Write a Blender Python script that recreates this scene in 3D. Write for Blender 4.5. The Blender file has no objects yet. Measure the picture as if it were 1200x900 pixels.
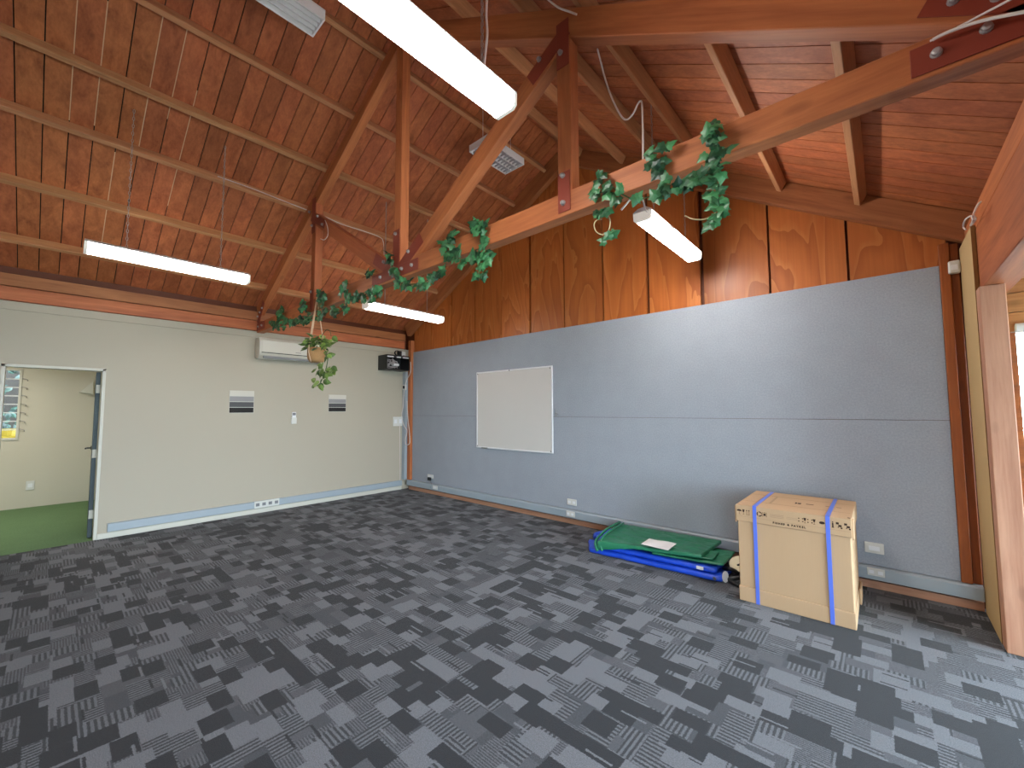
import bpy, bmesh, math, random
from mathutils import Vector, Matrix, noise as mnoise
random.seed(7)
scene = bpy.context.scene
COL = scene.collection
PI = math.pi

# ------------------------------------------------------------------ camera
F = 485.73
YAW, PITCH, ROLL = math.radians(41.8575), math.radians(3.6255), math.radians(-0.2456)
CAM = Vector((6.964, -4.677, 1.5))
def _rot(u, y, v):
    c, s = math.cos(ROLL), math.sin(ROLL); u, v = c*u - s*v, s*u + c*v
    c, s = math.cos(PITCH), math.sin(PITCH); y, v = c*y - s*v, s*y + c*v
    c, s = math.cos(YAW), math.sin(YAW); u, y = c*u - s*y, s*u + c*y
    return Vector((u, y, v))
RT, FW, UP = _rot(1, 0, 0), _rot(0, 1, 0), _rot(0, 0, 1)
cd = bpy.data.cameras.new('camera'); cam = bpy.data.objects.new('camera', cd); COL.objects.link(cam)
cam.matrix_world = Matrix(((RT.x, UP.x, -FW.x, CAM.x), (RT.y, UP.y, -FW.y, CAM.y), (RT.z, UP.z, -FW.z, CAM.z), (0, 0, 0, 1)))
cd.sensor_fit = 'HORIZONTAL'; cd.sensor_width = 36.0; cd.lens = F/1200*36; cd.clip_start = 0.02
scene.camera = cam
# measuring helper: where the sight line through a photo pixel meets a wall, floor or roof plane
def at(px, py, n, d):
    r = RT*((px-600)/F) + FW + UP*((450-py)/F); n = Vector(n)
    return CAM + r*((d - n.dot(CAM))/n.dot(r))
def onx(px, py, x): return at(px, py, (1, 0, 0), x)
def ony(px, py, y): return at(px, py, (0, 1, 0), y)
def onz(px, py, z): return at(px, py, (0, 0, 1), z)

# ------------------------------------------------------------------ node helpers
def lin(c):
    return tuple(((v/255)/12.92 if v/255 <= .04045 else ((v/255+.055)/1.055)**2.4) for v in c) + (1,)
class NG:
    def __init__(s, name):
        s.m = bpy.data.materials.new(name); s.m.use_nodes = True; s.t = s.m.node_tree
        s.t.nodes.clear(); s.out = s.n('ShaderNodeOutputMaterial')
    def n(s, typ, **kw):
        nd = s.t.nodes.new(typ)
        for k, v in kw.items(): setattr(nd, k, v)
        return nd
    def put(s, sock, v):
        if isinstance(v, bpy.types.NodeSocket): s.t.links.new(v, sock)
        elif v is not None: sock.default_value = v
    def math(s, op, a, b=None, c=None, clamp=False):
        nd = s.n('ShaderNodeMath', operation=op, use_clamp=clamp)
        for i, v in enumerate((a, b, c)): 
            if v is not None: s.put(nd.inputs[i], v)
        return nd.outputs[0]
    def vmath(s, op, a, b=None):
        nd = s.n('ShaderNodeVectorMath', operation=op)
        s.put(nd.inputs[0], a)
        if b is not None: s.put(nd.inputs[1], b)
        return nd.outputs[0]
    def mix(s, f, a, b, mode='MIX'):
        nd = s.n('ShaderNodeMix', data_type='RGBA', blend_type=mode)
        s.put(nd.inputs['Factor'], f); s.put(nd.inputs['A'], a); s.put(nd.inputs['B'], b)
        return nd.outputs['Result']
    def ramp(s, f, stops, interp='LINEAR'):
        nd = s.n('ShaderNodeValToRGB'); cr = nd.color_ramp; cr.interpolation = interp
        while len(cr.elements) < len(stops): cr.elements.new(0.5)
        for e, (p, c) in zip(cr.elements, stops): e.position = p; e.color = c
        s.put(nd.inputs[0], f); return nd.outputs[0]
    def obj(s): return s.n('ShaderNodeTexCoord').outputs['Object']
    def mapping(s, v, scale=(1, 1, 1), loc=(0, 0, 0)):
        nd = s.n('ShaderNodeMapping'); s.put(nd.inputs['Vector'], v)
        nd.inputs['Scale'].default_value = scale; s.put(nd.inputs['Location'], loc); return nd.outputs[0]
    def noise(s, v, scale, detail=3, rough=.5, dist=0):
        nd = s.n('ShaderNodeTexNoise'); s.put(nd.inputs['Vector'], v); nd.inputs['Scale'].default_value = scale
        nd.inputs['Detail'].default_value = detail; nd.inputs['Roughness'].default_value = rough
        nd.inputs['Distortion'].default_value = dist; return nd.outputs['Fac']
    def white(s, v, dim='3D'):
        nd = s.n('ShaderNodeTexWhiteNoise', noise_dimensions=dim)
        s.put(nd.inputs['Vector' if dim != '1D' else 'W'], v); return nd.outputs['Value']
    def bump(s, h, strength=.3, dist=.01):
        nd = s.n('ShaderNodeBump'); nd.inputs['Strength'].default_value = strength
        nd.inputs['Distance'].default_value = dist; s.put(nd.inputs['Height'], h); return nd.outputs[0]
    def done(s, color, rough=.6, spec=.4, metal=0, normal=None, **extra):
        b = s.n('ShaderNodeBsdfPrincipled'); s.put(b.inputs['Base Color'], color); s.put(b.inputs['Roughness'], rough)
        b.inputs['Specular IOR Level'].default_value = spec; b.inputs['Metallic'].default_value = metal
        if normal is not None: s.put(b.inputs['Normal'], normal)
        for k, v in extra.items(): b.inputs[k.replace('_', ' ')].default_value = v
        s.t.links.new(b.outputs[0], s.out.inputs[0]); return s.m

def plain(name, rgb, rough=.5, spec=.4, metal=0, var=.06, scale=6, bump=0):
    g = NG(name); v = g.obj(); c = lin(rgb)
    n = g.noise(v, scale, 4)
    dark = tuple(x*(1-var) for x in c[:3])+(1,); lite = tuple(min(1, x*(1+var)) for x in c[:3])+(1,)
    col = g.mix(n, dark, lite)
    nm = g.bump(g.noise(v, scale*14, 3), bump, .004) if bump else None
    return g.done(col, rough, spec, metal, nm)

def wood(name, dark, light, axis=0, island=False, rough=.55, knots=.6, var=.35, stretch=.28, spec=.35):
    """sawn softwood: long streaks along one local axis, knots, each piece a little different"""
    g = NG(name); v = g.obj()
    rnd = g.n('ShaderNodeNewGeometry').outputs['Random Per Island'] if island else g.n('ShaderNodeObjectInfo').outputs['Random']
    off = g.n('ShaderNodeCombineXYZ'); k = g.math('MULTIPLY', rnd, 37.0)
    for i in range(3): g.put(off.inputs[i], k)
    v = g.vmath('ADD', v, off.outputs[0])
    sc = [9.0]*3; sc[axis] = 9.0*stretch*.35
    mv = g.mapping(v, tuple(sc))
    n1 = g.noise(mv, 1.0, 5, .6, .8)
    sc2 = [60.0]*3; sc2[axis] = 3.0
    n2 = g.noise(g.mapping(v, tuple(sc2)), 1.0, 3, .6, .3)
    f = g.math('ADD', g.math('MULTIPLY', n1, .75), g.math('MULTIPLY', n2, .35))
    col = g.ramp(f, [(.28, lin(dark)), (.72, lin(light))])
    ks = [5.0]*3; ks[axis] = 2.2
    vo = g.n('ShaderNodeTexVoronoi'); g.put(vo.inputs['Vector'], g.mapping(v, tuple(ks))); vo.inputs['Scale'].default_value = 1.0
    kf = g.math('SUBTRACT', 1.0, g.math('MULTIPLY', vo.outputs['Distance'], 7.0), clamp=True)
    kf = g.math('MULTIPLY', g.math('POWER', kf, .7), knots)
    col = g.mix(kf, col, tuple(x*.35 for x in lin(dark)[:3])+(1,))
    hs = g.n('ShaderNodeHueSaturation'); g.put(hs.inputs['Color'], col)
    r2 = g.white(g.math('MULTIPLY', rnd, 91.7), '1D')
    g.put(hs.inputs['Value'], g.math('ADD', 1-var/2, g.math('MULTIPLY', r2, var)))
    g.put(hs.inputs['Hue'], g.math('ADD', .496, g.math('MULTIPLY', rnd, .008)))
    return g.done(hs.outputs[0], rough, spec, 0, g.bump(n2, .18, .004))

def plywood(name, dark, mid, pale):
    g = NG(name); v = g.obj()
    rnd = g.n('ShaderNodeNewGeometry').outputs['Random Per Island']
    off = g.n('ShaderNodeCombineXYZ'); k = g.math('MULTIPLY', rnd, 53.0)
    for i in range(3): g.put(off.inputs[i], k)
    v = g.vmath('ADD', v, off.outputs[0])
    big = g.noise(g.mapping(v, (1.9, 1, .40)), 1.0, 4, .42, .35)
    fr = g.math('FRACT', g.math('MULTIPLY', big, 10.0))
    col = g.ramp(fr, [(0, lin(tuple(.34*a+.66*b for a, b in zip(pale, mid)))), (.22, lin(mid)), (.6, lin(mid)), (1.0, lin(tuple(.38*a+.62*b for a, b in zip(dark, mid))))])
    st = g.noise(g.mapping(v, (45, 1, 1.2)), 1.0, 3, .6)
    col = g.mix(g.math('MULTIPLY', st, .62), col, lin(dark))
    bl = g.noise(g.mapping(v, (1.1, 1, .8)), 1.0, 2)
    col = g.mix(g.math('MULTIPLY', g.math('SUBTRACT', bl, .45, clamp=True), 1.6), col, lin(dark))
    hs = g.n('ShaderNodeHueSaturation'); g.put(hs.inputs['Color'], col)
    g.put(hs.inputs['Value'], g.math('ADD', .88, g.math('MULTIPLY', rnd, .24)))
    return g.done(hs.outputs[0], .42, .4, 0, g.bump(st, .1, .003))

def carpet(name):
    g = NG(name); v = g.obj()
    sp = g.n('ShaderNodeSeparateXYZ'); g.put(sp.inputs[0], v); X, Y = sp.outputs[0], sp.outputs[1]
    wob = g.math('MULTIPLY', g.math('SUBTRACT', g.noise(v, 150, 3, .7), .5), .022)
    X = g.math('ADD', X, wob); Y = g.math('ADD', Y, wob)
    def cells(a, b, sa, sb, seed):
        row = g.math('FLOOR', g.math('DIVIDE', g.math('ADD', b, seed*.37), sb))
        sh = g.white(g.math('ADD', row, seed*13.1), '1D')
        colm = g.math('FLOOR', g.math('ADD', g.math('DIVIDE', a, sa), g.math('MULTIPLY', sh, 9.0)))
        cx = g.n('ShaderNodeCombineXYZ'); g.put(cx.inputs[0], colm); g.put(cx.inputs[1], row); cx.inputs[2].default_value = seed
        return g.white(cx.outputs[0])
    def gt(a, t): return g.math('GREATER_THAN', a, t)
    DK, M1, M2, LT = lin((42, 42, 46)), lin((68, 69, 74)), lin((78, 79, 84)), lin((104, 105, 111))
    def stripes(c, per, a, b): return g.mix(g.math('GREATER_THAN', g.math('FRACT', g.math('DIVIDE', c, per)), .5), lin(a), lin(b))
    s1 = stripes(X, .0235, (54, 55, 59), (98, 99, 105)); s2 = stripes(Y, .0235, (54, 55, 59), (98, 99, 105)); s3 = stripes(Y, .013, (62, 63, 67), (92, 93, 99))
    base = g.mix(gt(cells(X, Y, .19, .092, 1.0), .5), M1, M2)
    base = g.mix(gt(cells(Y, X, .20, .13, 1.5), .55), base, s3)
    base = g.mix(gt(cells(X, Y, .17, .092, 2.0), .64), base, s1)
    base = g.mix(gt(cells(Y, X, .17, .115, 2.5), .70), base, s2)
    base = g.mix(gt(cells(X, Y, .15, .092, 4.0), .80), base, LT)
    base = g.mix(gt(cells(Y, X, .125, .15, 5.0), .84), base, LT)
    base = g.mix(gt(cells(X, Y, .16, .092, 6.0), .81), base, DK)
    base = g.mix(gt(cells(Y, X, .125, .14, 7.0), .86), base, DK)
    base = g.mix(gt(cells(X, Y, .13, .0115, 8.0), .990), base, LT)
    base = g.mix(gt(cells(X, Y, .11, .0115, 9.0), .986), base, DK)
    fib = g.noise(v, 260, 2, .7)
    fib2 = g.noise(v, 90, 3, .7)
    val = g.math('ADD', -.5, g.math('ADD', g.math('MULTIPLY', fib, 2.4), g.math('MULTIPLY', fib2, .6)))
    mul = g.n('ShaderNodeCombineColor')
    for i in range(3): g.put(mul.inputs[i], val)
    col = g.mix(1.0, base, mul.outputs[0], 'MULTIPLY')
    return g.done(col, .95, .12, 0, g.bump(fib, .5, .006), Sheen_Weight=.12, Sheen_Roughness=.5)

def glow(name, rgb, strength):
    g = NG(name); e = g.n('ShaderNodeEmission'); e.inputs[0].default_value = rgb + (1,); e.inputs[1].default_value = strength
    g.t.links.new(e.outputs[0], g.out.inputs[0]); return g.m
def glass(name):
    g = NG(name); fr = g.n('ShaderNodeFresnel'); fr.inputs[0].default_value = 1.45
    tr = g.n('ShaderNodeBsdfTransparent'); tr.inputs[0].default_value = (.93, .96, .95, 1)
    gl = g.n('ShaderNodeBsdfGlossy'); gl.inputs['Roughness'].default_value = .03
    mx = g.n('ShaderNodeMixShader'); g.t.links.new(fr.outputs[0], mx.inputs[0]); g.t.links.new(tr.outputs[0], mx.inputs[1]); g.t.links.new(gl.outputs[0], mx.inputs[2])
    g.t.links.new(mx.outputs[0], g.out.inputs[0]); return g.m
def fabric(name, rgb, sc=260, amt=.25):
    g = NG(name); v = g.obj(); c = lin(rgb)
    n = g.noise(v, sc, 2, .7); n2 = g.noise(v, 5, 3)
    f = g.math('ADD', g.math('MULTIPLY', n, .8), g.math('MULTIPLY', n2, .2))
    col = g.mix(f, tuple(x*(1-amt) for x in c[:3])+(1,), tuple(x*(1+amt) for x in c[:3])+(1,))
    return g.done(col, .9, .15, 0, g.bump(n, .35, .004))
def leafmat(name, dark, light):
    g = NG(name); v = g.obj()
    rnd = g.n('ShaderNodeNewGeometry').outputs['Random Per Island']
    n = g.noise(v, 30, 3)
    f = g.math('ADD', g.math('MULTIPLY', rnd, .75), g.math('MULTIPLY', n, .35))
    return g.done(g.ramp(f, [(.15, lin(dark)), (.95, lin(light))]), .42, .45)
def cardboard(name, rgb):
    g = NG(name); v = g.obj(); c = lin(rgb)
    n = g.noise(g.mapping(v, (1, 1, .6)), 2.5, 3); n2 = g.noise(g.mapping(v, (160, 160, 8)), 1, 2)
    col = g.mix(g.math('ADD', g.math('MULTIPLY', n, .6), g.math('MULTIPLY', n2, .3)), tuple(x*.90 for x in c[:3])+(1,), tuple(x*1.06 for x in c[:3])+(1,))
    return g.done(col, .8, .2, 0, g.bump(n2, .05, .002))

M = {}
M['board'] = wood('ceiling board timber', (128, 67, 41), (194, 114, 72), 0, True, knots=.4, var=.30)
M['beam'] = wood('stained beam timber', (140, 73, 43), (196, 116, 72), 0, False, knots=.5, var=.18)
M['purlin'] = wood('pale brown purlin timber', (150, 98, 64), (204, 146, 102), 0, False, knots=.35, var=.15)
M['beam_dark'] = wood('dark stained timber', (118, 64, 38), (172, 106, 66), 0, False, knots=.5, var=.2)
M['raw'] = wood('pale red raw timber', (158, 104, 78), (202, 152, 122), 0, False, knots=.45, var=.1)
M['orange'] = wood('orange varnished timber', (108, 52, 18), (164, 90, 36), 0, False, knots=.4, var=.3)
M['soffit'] = wood('soffit timber', (150, 92, 50), (198, 138, 86), 0, True, knots=.5, var=.2)
M['ply'] = plywood('varnished plywood', (128, 62, 24), (194, 112, 54), (226, 160, 100))
M['tongue'] = plain('unstained pale board tongue', (214, 176, 140), .7)
M['ply_gap'] = plain('dark brown backing timber', (92, 42, 18), .6)  # darker stained backing that shows in the plywood joints
M['white'] = plain('off white wall paint', (178, 168, 151), .55, .3, var=.02, scale=1.2)
M['white2'] = plain('cream wall paint', (204, 197, 181), .6, .3, var=.02, scale=1.2)
M['trim'] = plain('white gloss trim', (204, 200, 188), .4, .4, var=.02)
M['panel'] = fabric('grey blue pinboard felt', (157, 162, 171), 75, .30)
M['duct'] = plain('grey blue trunking', (158, 168, 176), .35, .5, var=.03)
M['plastic'] = plain('white plastic', (212, 210, 204), .35, .5, var=.02)
M['acwhite'] = plain('aged white plastic', (200, 195, 182), .4, .4, var=.02)
M['greyplastic'] = plain('grey plastic', (120, 120, 122), .4, .5)
M['black'] = plain('black painted metal', (22, 22, 24), .45, .45)
M['dark'] = plain('dark hole', (14, 13, 13), .8)
M['door'] = plain('slate blue door paint', (58, 70, 76), .5, .4)
M['metal'] = plain('zinc metal', (150, 150, 150), .35, .5, 1.0)
M['boltm'] = plain('grey bolt steel', (168, 160, 160), .5, .5, .35)
M['lampwhite'] = plain('white enamelled steel', (228, 228, 230), .4, .5, var=.02)
M['alu'] = plain('louvre aluminium', (196, 197, 203), .3, .5, .7, var=.05)
M['redplate'] = plain('oxide red painted plate', (136, 58, 42), .5, .4, var=.12, scale=9)
M['rope'] = plain('macrame cord', (206, 172, 146), .9, .1)
M['basket'] = fabric('woven basket', (176, 134, 92), 120, .3)
M['soil'] = plain('dark potting soil', (48, 36, 28), .95, .1)
M['cable'] = plain('white cable', (222, 210, 205), .5, .3)
M['chain'] = plain('galvanised chain', (170, 165, 165), .4, .5, .6)
_g = NG('softly glowing lamp end'); M['cap'] = _g.done(lin((225, 222, 212)), .4, .4, Emission_Color=(1, .95, .86, 1), Emission_Strength=.35)  # faint emission added, standing for lamp light coming through the cap
M['lit'] = glow('lit fluorescent diffuser', (1.0, .965, .91), 56.0)
M['lit_dim'] = glow('lit fluorescent diffuser set dimmer', (1.0, .955, .89), 27.0)  # left lamps set dimmer to balance the light across the hall
M['ivy'] = leafmat('ivy leaf', (12, 46, 30), (66, 128, 80))
M['pothos'] = leafmat('pothos leaf', (38, 66, 24), (132, 160, 78))
M['stem'] = plain('pale plant stem', (176, 158, 120), .7)
M['vine'] = plain('green vine stem', (62, 92, 52), .7)
M['carpet'] = carpet('grey block carpet tile')
M['green'] = fabric('green carpet', (100, 128, 92), 60, .4)
M['card'] = cardboard('cardboard', (190, 156, 122))
M['card_edge'] = cardboard('cardboard edge', (170, 140, 108))
M['ink'] = plain('dark brown ink', (62, 46, 40), .8, .1)
M['ink_pale'] = plain('pale brown ink', (160, 128, 104), .8, .1)
M['strap'] = plain('blue packing strap', (92, 116, 214), .35, .5)
M['bluetarp'] = plain('blue tarpaulin', (28, 74, 200), .38, .5, var=.18, scale=14, bump=.2)
M['greentarp'] = plain('green tarpaulin', (40, 116, 84), .34, .5, var=.2, scale=10, bump=.2)
M['foam'] = plain('cream foam', (228, 216, 186), .8)
M['paper'] = plain('white paper', (232, 228, 228), .7, .2, var=.01)
M['board_mdf'] = plain('raw fibreboard', (196, 166, 120), .8, .15, var=.06, scale=3)
M['board_edge'] = plain('fibreboard edge', (134, 96, 56), .85, .1, var=.1, scale=30)
M['glass'] = glass('window glass')
_g = NG('white roller blind'); _d = _g.n('ShaderNodeBsdfDiffuse'); _t = _g.n('ShaderNodeBsdfTranslucent'); _x = _g.n('ShaderNodeMixShader'); _x.inputs[0].default_value = .35
for _n in (_d, _t): _n.inputs[0].default_value = (.84, .86, .88, 1)
_g.t.links.new(_d.outputs[0], _x.inputs[1]); _g.t.links.new(_t.outputs[0], _x.inputs[2]); _g.t.links.new(_x.outputs[0], _g.out.inputs[0]); M['blind'] = _g.m
M['whiteboard'] = plain('whiteboard enamel', (210, 206, 202), .22, .5, var=.01)
M['ground'] = plain('pale bouncing ground', (186, 188, 180), .95, .1, var=.2, scale=2)  # pale tone chosen so the ground bounces daylight upward indoors
M['hedge'] = leafmat('hedge leaf', (14, 28, 24), (66, 96, 86))
M['yellow'] = plain('yellow plastic', (140, 116, 16), .5)
M['fence'] = plain('brown fence', (44, 37, 33), .8)
for i, c in enumerate(((206, 201, 190), (150, 146, 146), (86, 84, 86), (38, 34, 34))): M['band%d' % i] = plain('print band tone %d' % i, c, .6, .2, var=.01)

# ------------------------------------------------------------------ mesh builder
class MB:
    def __init__(s): s.b = bmesh.new()
    def box(s, lo, hi, rot=None, piv=None):
        lo, hi = Vector(lo), Vector(hi); c = (lo+hi)/2; d = hi-lo
        r = bmesh.ops.create_cube(s.b, size=1)
        m = Matrix.Translation(c) @ Matrix.Diagonal((d.x, d.y, d.z, 1))
        if rot is not None:
            p = Vector(piv if piv is not None else c); m = Matrix.Translation(p) @ rot.to_4x4() @ Matrix.Translation(-p) @ m
        bmesh.ops.transform(s.b, matrix=m, verts=r['verts']); return r['verts']
    def poly(s, pts, vec):
        """a flat outline pushed along vec"""
        a = [s.b.verts.new(p) for p in pts]; vec = Vector(vec); b = [s.b.verts.new(Vector(p)+vec) for p in pts]
        n = len(a); s.b.faces.new(a); s.b.faces.new(list(reversed(b)))
        for i in range(n): s.b.faces.new((a[i], b[i], b[(i+1) % n], a[(i+1) % n]))
    def tube(s, pts, r, seg=6, smooth=0):
        pts = [Vector(p) for p in pts]
        if smooth:
            q = []
            for i in range(len(pts)-1):
                p0, p1, p2, p3 = pts[max(i-1, 0)], pts[i], pts[i+1], pts[min(i+2, len(pts)-1)]
                for k in range(smooth):
                    t = k/smooth
                    q.append(.5*((2*p1)+(p2-p0)*t+(2*p0-5*p1+4*p2-p3)*t*t+(3*p1-p0-3*p2+p3)*t**3))
            pts = q+[pts[-1]]
        rings = []; ref = Vector((.31, .47, .83))
        for i, p in enumerate(pts):
            d = (pts[min(i+1, len(pts)-1)]-pts[max(i-1, 0)]).normalized()
            a = d.cross(ref); a = a.normalized() if a.length > 1e-4 else d.orthogonal().normalized(); b = d.cross(a)
            rr = r[i] if isinstance(r, (list, tuple)) else r
            rings.append([s.b.verts.new(p+a*rr*math.cos(2*PI*k/seg)+b*rr*math.sin(2*PI*k/seg)) for k in range(seg)])
        for A, B in zip(rings, rings[1:]):
            for k in range(seg): s.b.faces.new((A[k], A[(k+1) % seg], B[(k+1) % seg], B[k]))
        s.b.faces.new(list(reversed(rings[0]))); s.b.faces.new(rings[-1])
    def lathe(s, prof, c, axis='Z', seg=20):
        c = Vector(c); rings = []
        for r, z in prof:
            ring = []
            for k in range(seg):
                x, y = r*math.cos(2*PI*k/seg), r*math.sin(2*PI*k/seg)
                v = Vector((x, y, z)) if axis == 'Z' else (Vector((x, -z, y)) if axis == 'Y' else Vector((z, x, y)))
                ring.append(s.b.verts.new(c+v))
            rings.append(ring)
        for A, B in zip(rings, rings[1:]):
            for k in range(seg): s.b.faces.new((A[k], A[(k+1) % seg], B[(k+1) % seg], B[k]))
        if prof[0][0] > 1e-5: s.b.faces.new(list(reversed(rings[0])))
        if prof[-1][0] > 1e-5: s.b.faces.new(rings[-1])
    def grid(s, fn, nu, nv, closed_u=False):
        V = [[s.b.verts.new(fn(i/nu, j/nv)) for j in range(nv+1)] for i in range(nu+(0 if closed_u else 1))]
        for i in range(nu):
            for j in range(nv):
                A, B = V[i], V[(i+1) % len(V)]
                s.b.faces.new((A[j], B[j], B[j+1], A[j+1]))
        return V
    def build(s, name, mat, parent=None, origin=None, bevel=0, smooth=False, mats=None, seg=1):
        b = s.b
        bmesh.ops.recalc_face_normals(b, faces=b.faces[:])
        me = bpy.data.meshes.new(name)
        if origin is None:
            if parent is not None: origin = parent.location.copy()
            else:
                xs = [v.co for v in b.verts]
                origin = Vector(((min(v.x for v in xs)+max(v.x for v in xs))/2, (min(v.y for v in xs)+max(v.y for v in xs))/2, min(v.z for v in xs)))
        origin = Vector(origin)
        bmesh.ops.translate(b, verts=b.verts[:], vec=-origin)
        b.to_mesh(me); b.free()
        me.materials.append(mat)
        if smooth:
            for p in me.polygons: p.use_smooth = True
        o = bpy.data.objects.new(name, me); COL.objects.link(o)
        if parent is not None:
            o.parent = parent; o.location = origin-parent.location if parent.type == 'EMPTY' or True else origin
        else: o.location = origin
        if bevel:
            md = o.modifiers.new('bevel', 'BEVEL'); md.width = bevel; md.segments = seg; md.limit_method = 'ANGLE'
        return o
WORLDLOC = {}
def tag(o, label, cat, group=None, kind=None):
    if label: o['label'] = label
    if cat: o['category'] = cat
    if group: o['group'] = group
    if kind: o['kind'] = kind
    return o
def thing(name, loc, label, cat, group=None):
    o = bpy.data.objects.new(name, None); COL.objects.link(o); o.location = loc; o.empty_display_size = .1
    return tag(o, label, cat, group)
def struct(o, label=None, cat=None):
    o['kind'] = 'structure'
    if label: o['label'] = label
    if cat: o['category'] = cat
    return o
def beam(name, p0, p1, w, d, mat, side=Vector((0, 1, 0)), parent=None, bevel=.004, ends=None):
    """a straight timber from p0 to p1 (its lower-front arris line is the centre line), w thick along side, d deep;
    its local x runs along the grain"""
    p0, p1 = Vector(p0), Vector(p1); x = (p1-p0).normalized(); y = (side-x*side.dot(x)).normalized(); z = x.cross(y)
    L = (p1-p0).length; mb = bmesh.new(); r = bmesh.ops.create_cube(mb, size=1)
    bmesh.ops.transform(mb, matrix=Matrix.Diagonal((L, w, d, 1)), verts=r['verts'])
    me = bpy.data.meshes.new(name); mb.to_mesh(me); mb.free(); me.materials.append(mat)
    o = bpy.data.objects.new(name, me); COL.objects.link(o); c = (p0+p1)/2
    m = Matrix(((x.x, y.x, z.x, c.x), (x.y, y.y, z.y, c.y), (x.z, y.z, z.z, c.z), (0, 0, 0, 1)))
    if parent is not None:
        o.parent = parent; o.matrix_parent_inverse = Matrix.Translation(-parent.location)
    o.matrix_basis = m
    if bevel:
        md = o.modifiers.new('bevel', 'BEVEL'); md.width = bevel; md.segments = 1; md.limit_method = 'ANGLE'
    return o
def dup(root, loc):
    r = root.copy(); COL.objects.link(r); r.location = loc
    for ch in list(root.children):
        c = ch.copy(); COL.objects.link(c); c.parent = r
        for gch in list(ch.children):
            d = gch.copy(); COL.objects.link(d); d.parent = c
    return r

# ------------------------------------------------------------------ main dimensions (metres)
RIDGE = 3.78; Z0 = 2.90; SL = .527; ZR = Z0+SL*RIDGE; SR = .583; ST = .605        # underside of the rafters
RX = 7.45                                                                 # line of the posts on the right
def BL(x): return Z0+SL*x
def BR(x): return ZR-SR*(x-RIDGE)
CH = .145                                                                  # rafter depth
PD = .10                                                                   # purlin depth
cl, cr = 1/math.sqrt(1+SL*SL), 1/math.sqrt(1+SR*SR)
YB = -7.6                                                                  # rear end of the hall
EX = 9.7                                                                   # outer wall of the side bay

# ------------------------------------------------------------------ setting: floor, walls
m = MB(); m.box((-.0, YB, -.12), (EX, .15, 0)); struct(m.build('floor', M['carpet'], origin=(0, 0, 0)), 'dark grey block-patterned carpet tile floor of the hall', 'floor')
m = MB(); m.box((-3.3, -7.0, -.12), (-.0, -3.6, 0)); struct(m.build('floor.001', M['green'], origin=(0, 0, 0)), 'green carpet floor in the room beyond the doorway', 'floor')
DY0, DY1, DZ = -5.035, -4.235, 2.02
m = MB(); m.box((-.14, DY1, 0), (0, .15, 2.70)); m.box((-.14, YB, 0), (0, DY0, 2.70)); m.box((-.14, DY0, DZ), (0, DY1, 2.70))
wl = struct(m.build('wall_left', M['white'], origin=(0, 0, 0)), 'off white long wall with the doorway', 'wall')
m = MB(); m.box((0, YB, 2.605), (.012, -.10, 2.70)); struct(m.build('trim_1', M['white'], bevel=.004), 'white flat band along the top of the white wall', 'trim')
m = MB(); m.box((0, DY1, 0), (.014, -.10, .068)); m.box((0, YB, 0), (.014, DY0, .068))
struct(m.build('baseboard_left', M['trim'], bevel=.004), 'white baseboard along the foot of the white wall', 'baseboard')
# back wall behind pinboard and plywood
m = MB(); m.poly([(-.14, .07, 0), (7.60, .07, 0), (7.60, .07, BR(7.60)+.36), (RIDGE, .07, ZR+.4), (-.14, .07, BL(-.14)+.36)], (0, .08, 0))
m.box((7.60, .06, 2.06), (EX, .15, 2.6)); m.box((7.60, .06, 0), (EX, .15, .28)); m.box((9.5, .06, .28), (EX, .15, 2.06)); m.box((.21, .0215, .07), (7.34, .07, 2.549)); struct(m.build('wall_back', M['ply_gap'], origin=(0, 0, 0)), 'timber gable end wall behind the grey pinboard', 'wall')
# plywood sheets on the gable, split every 0.6 m
ply = MB(); xs = [.20] + [.74+.604*k-.01 for k in range(11)]
xs = [.20, .74, 1.335, 1.935, 2.535, 3.135, 3.735, 4.34, 4.945, 5.56, 6.185, 6.785, 7.40]
for a, b in zip(xs, xs[1:]):
    g1 = .034 if b in (4.945, 5.56, 1.335, 3.135) else .014
    a2, b2 = a+.006, b-g1
    def top(x): return (BL(x)+.16 if x < RIDGE else BR(x)+.16)
    pts = [(a2, .022, 2.55), (b2, .022, 2.55), (b2, .022, top(b2))]
    if a2 < RIDGE < b2: pts.append((RIDGE, .022, ZR+.16))
    pts.append((a2, .022, top(a2)))
    ply.poly(pts, (0, .045, 0))
struct(ply.build('wall_back.001', M['ply'], origin=(0, 0, 0)), 'orange varnished plywood sheets filling the gable above the pinboard', 'wall')

# right-hand side bay beyond the posts
m = MB(); m.box((EX, YB, 0), (EX+.15, .15, .06)); m.box((EX, YB, 2.15), (EX+.15, .15, 2.6))
for y in (YB, -5.15, -2.65, -.12): m.box((EX, y, .06), (EX+.15, y+.15, 2.15))
struct(m.build('wall_right', M['white'], origin=(0, 0, 0)), 'outer wall of the side bay', 'wall')
for i, (a, b) in enumerate(((YB+.15, -5.15), (-5.0, -2.65), (-2.5, -.12))):
    w = MB()
    for q in (((a, .06), (b, .13)), ((a, 2.08), (b, 2.15)), ((a, .13), (a+.06, 2.08)), ((b-.06, .13), (b, 2.08)), (((a+b)/2-.03, .13), ((a+b)/2+.03, 2.08))):
        w.box((EX+.04, q[0][0], q[0][1]), (EX+.10, q[1][0], q[1][1]))
    wf = struct(w.build('window_%d' % (i+3), M['trim'], bevel=.004), 'white framed window in the side bay wall', 'window')
    p = MB(); p.box((EX+.065, a+.06, .13), (EX+.072, b-.06, 2.08)); p.build('glass_pane', M['glass'], wf)
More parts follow.
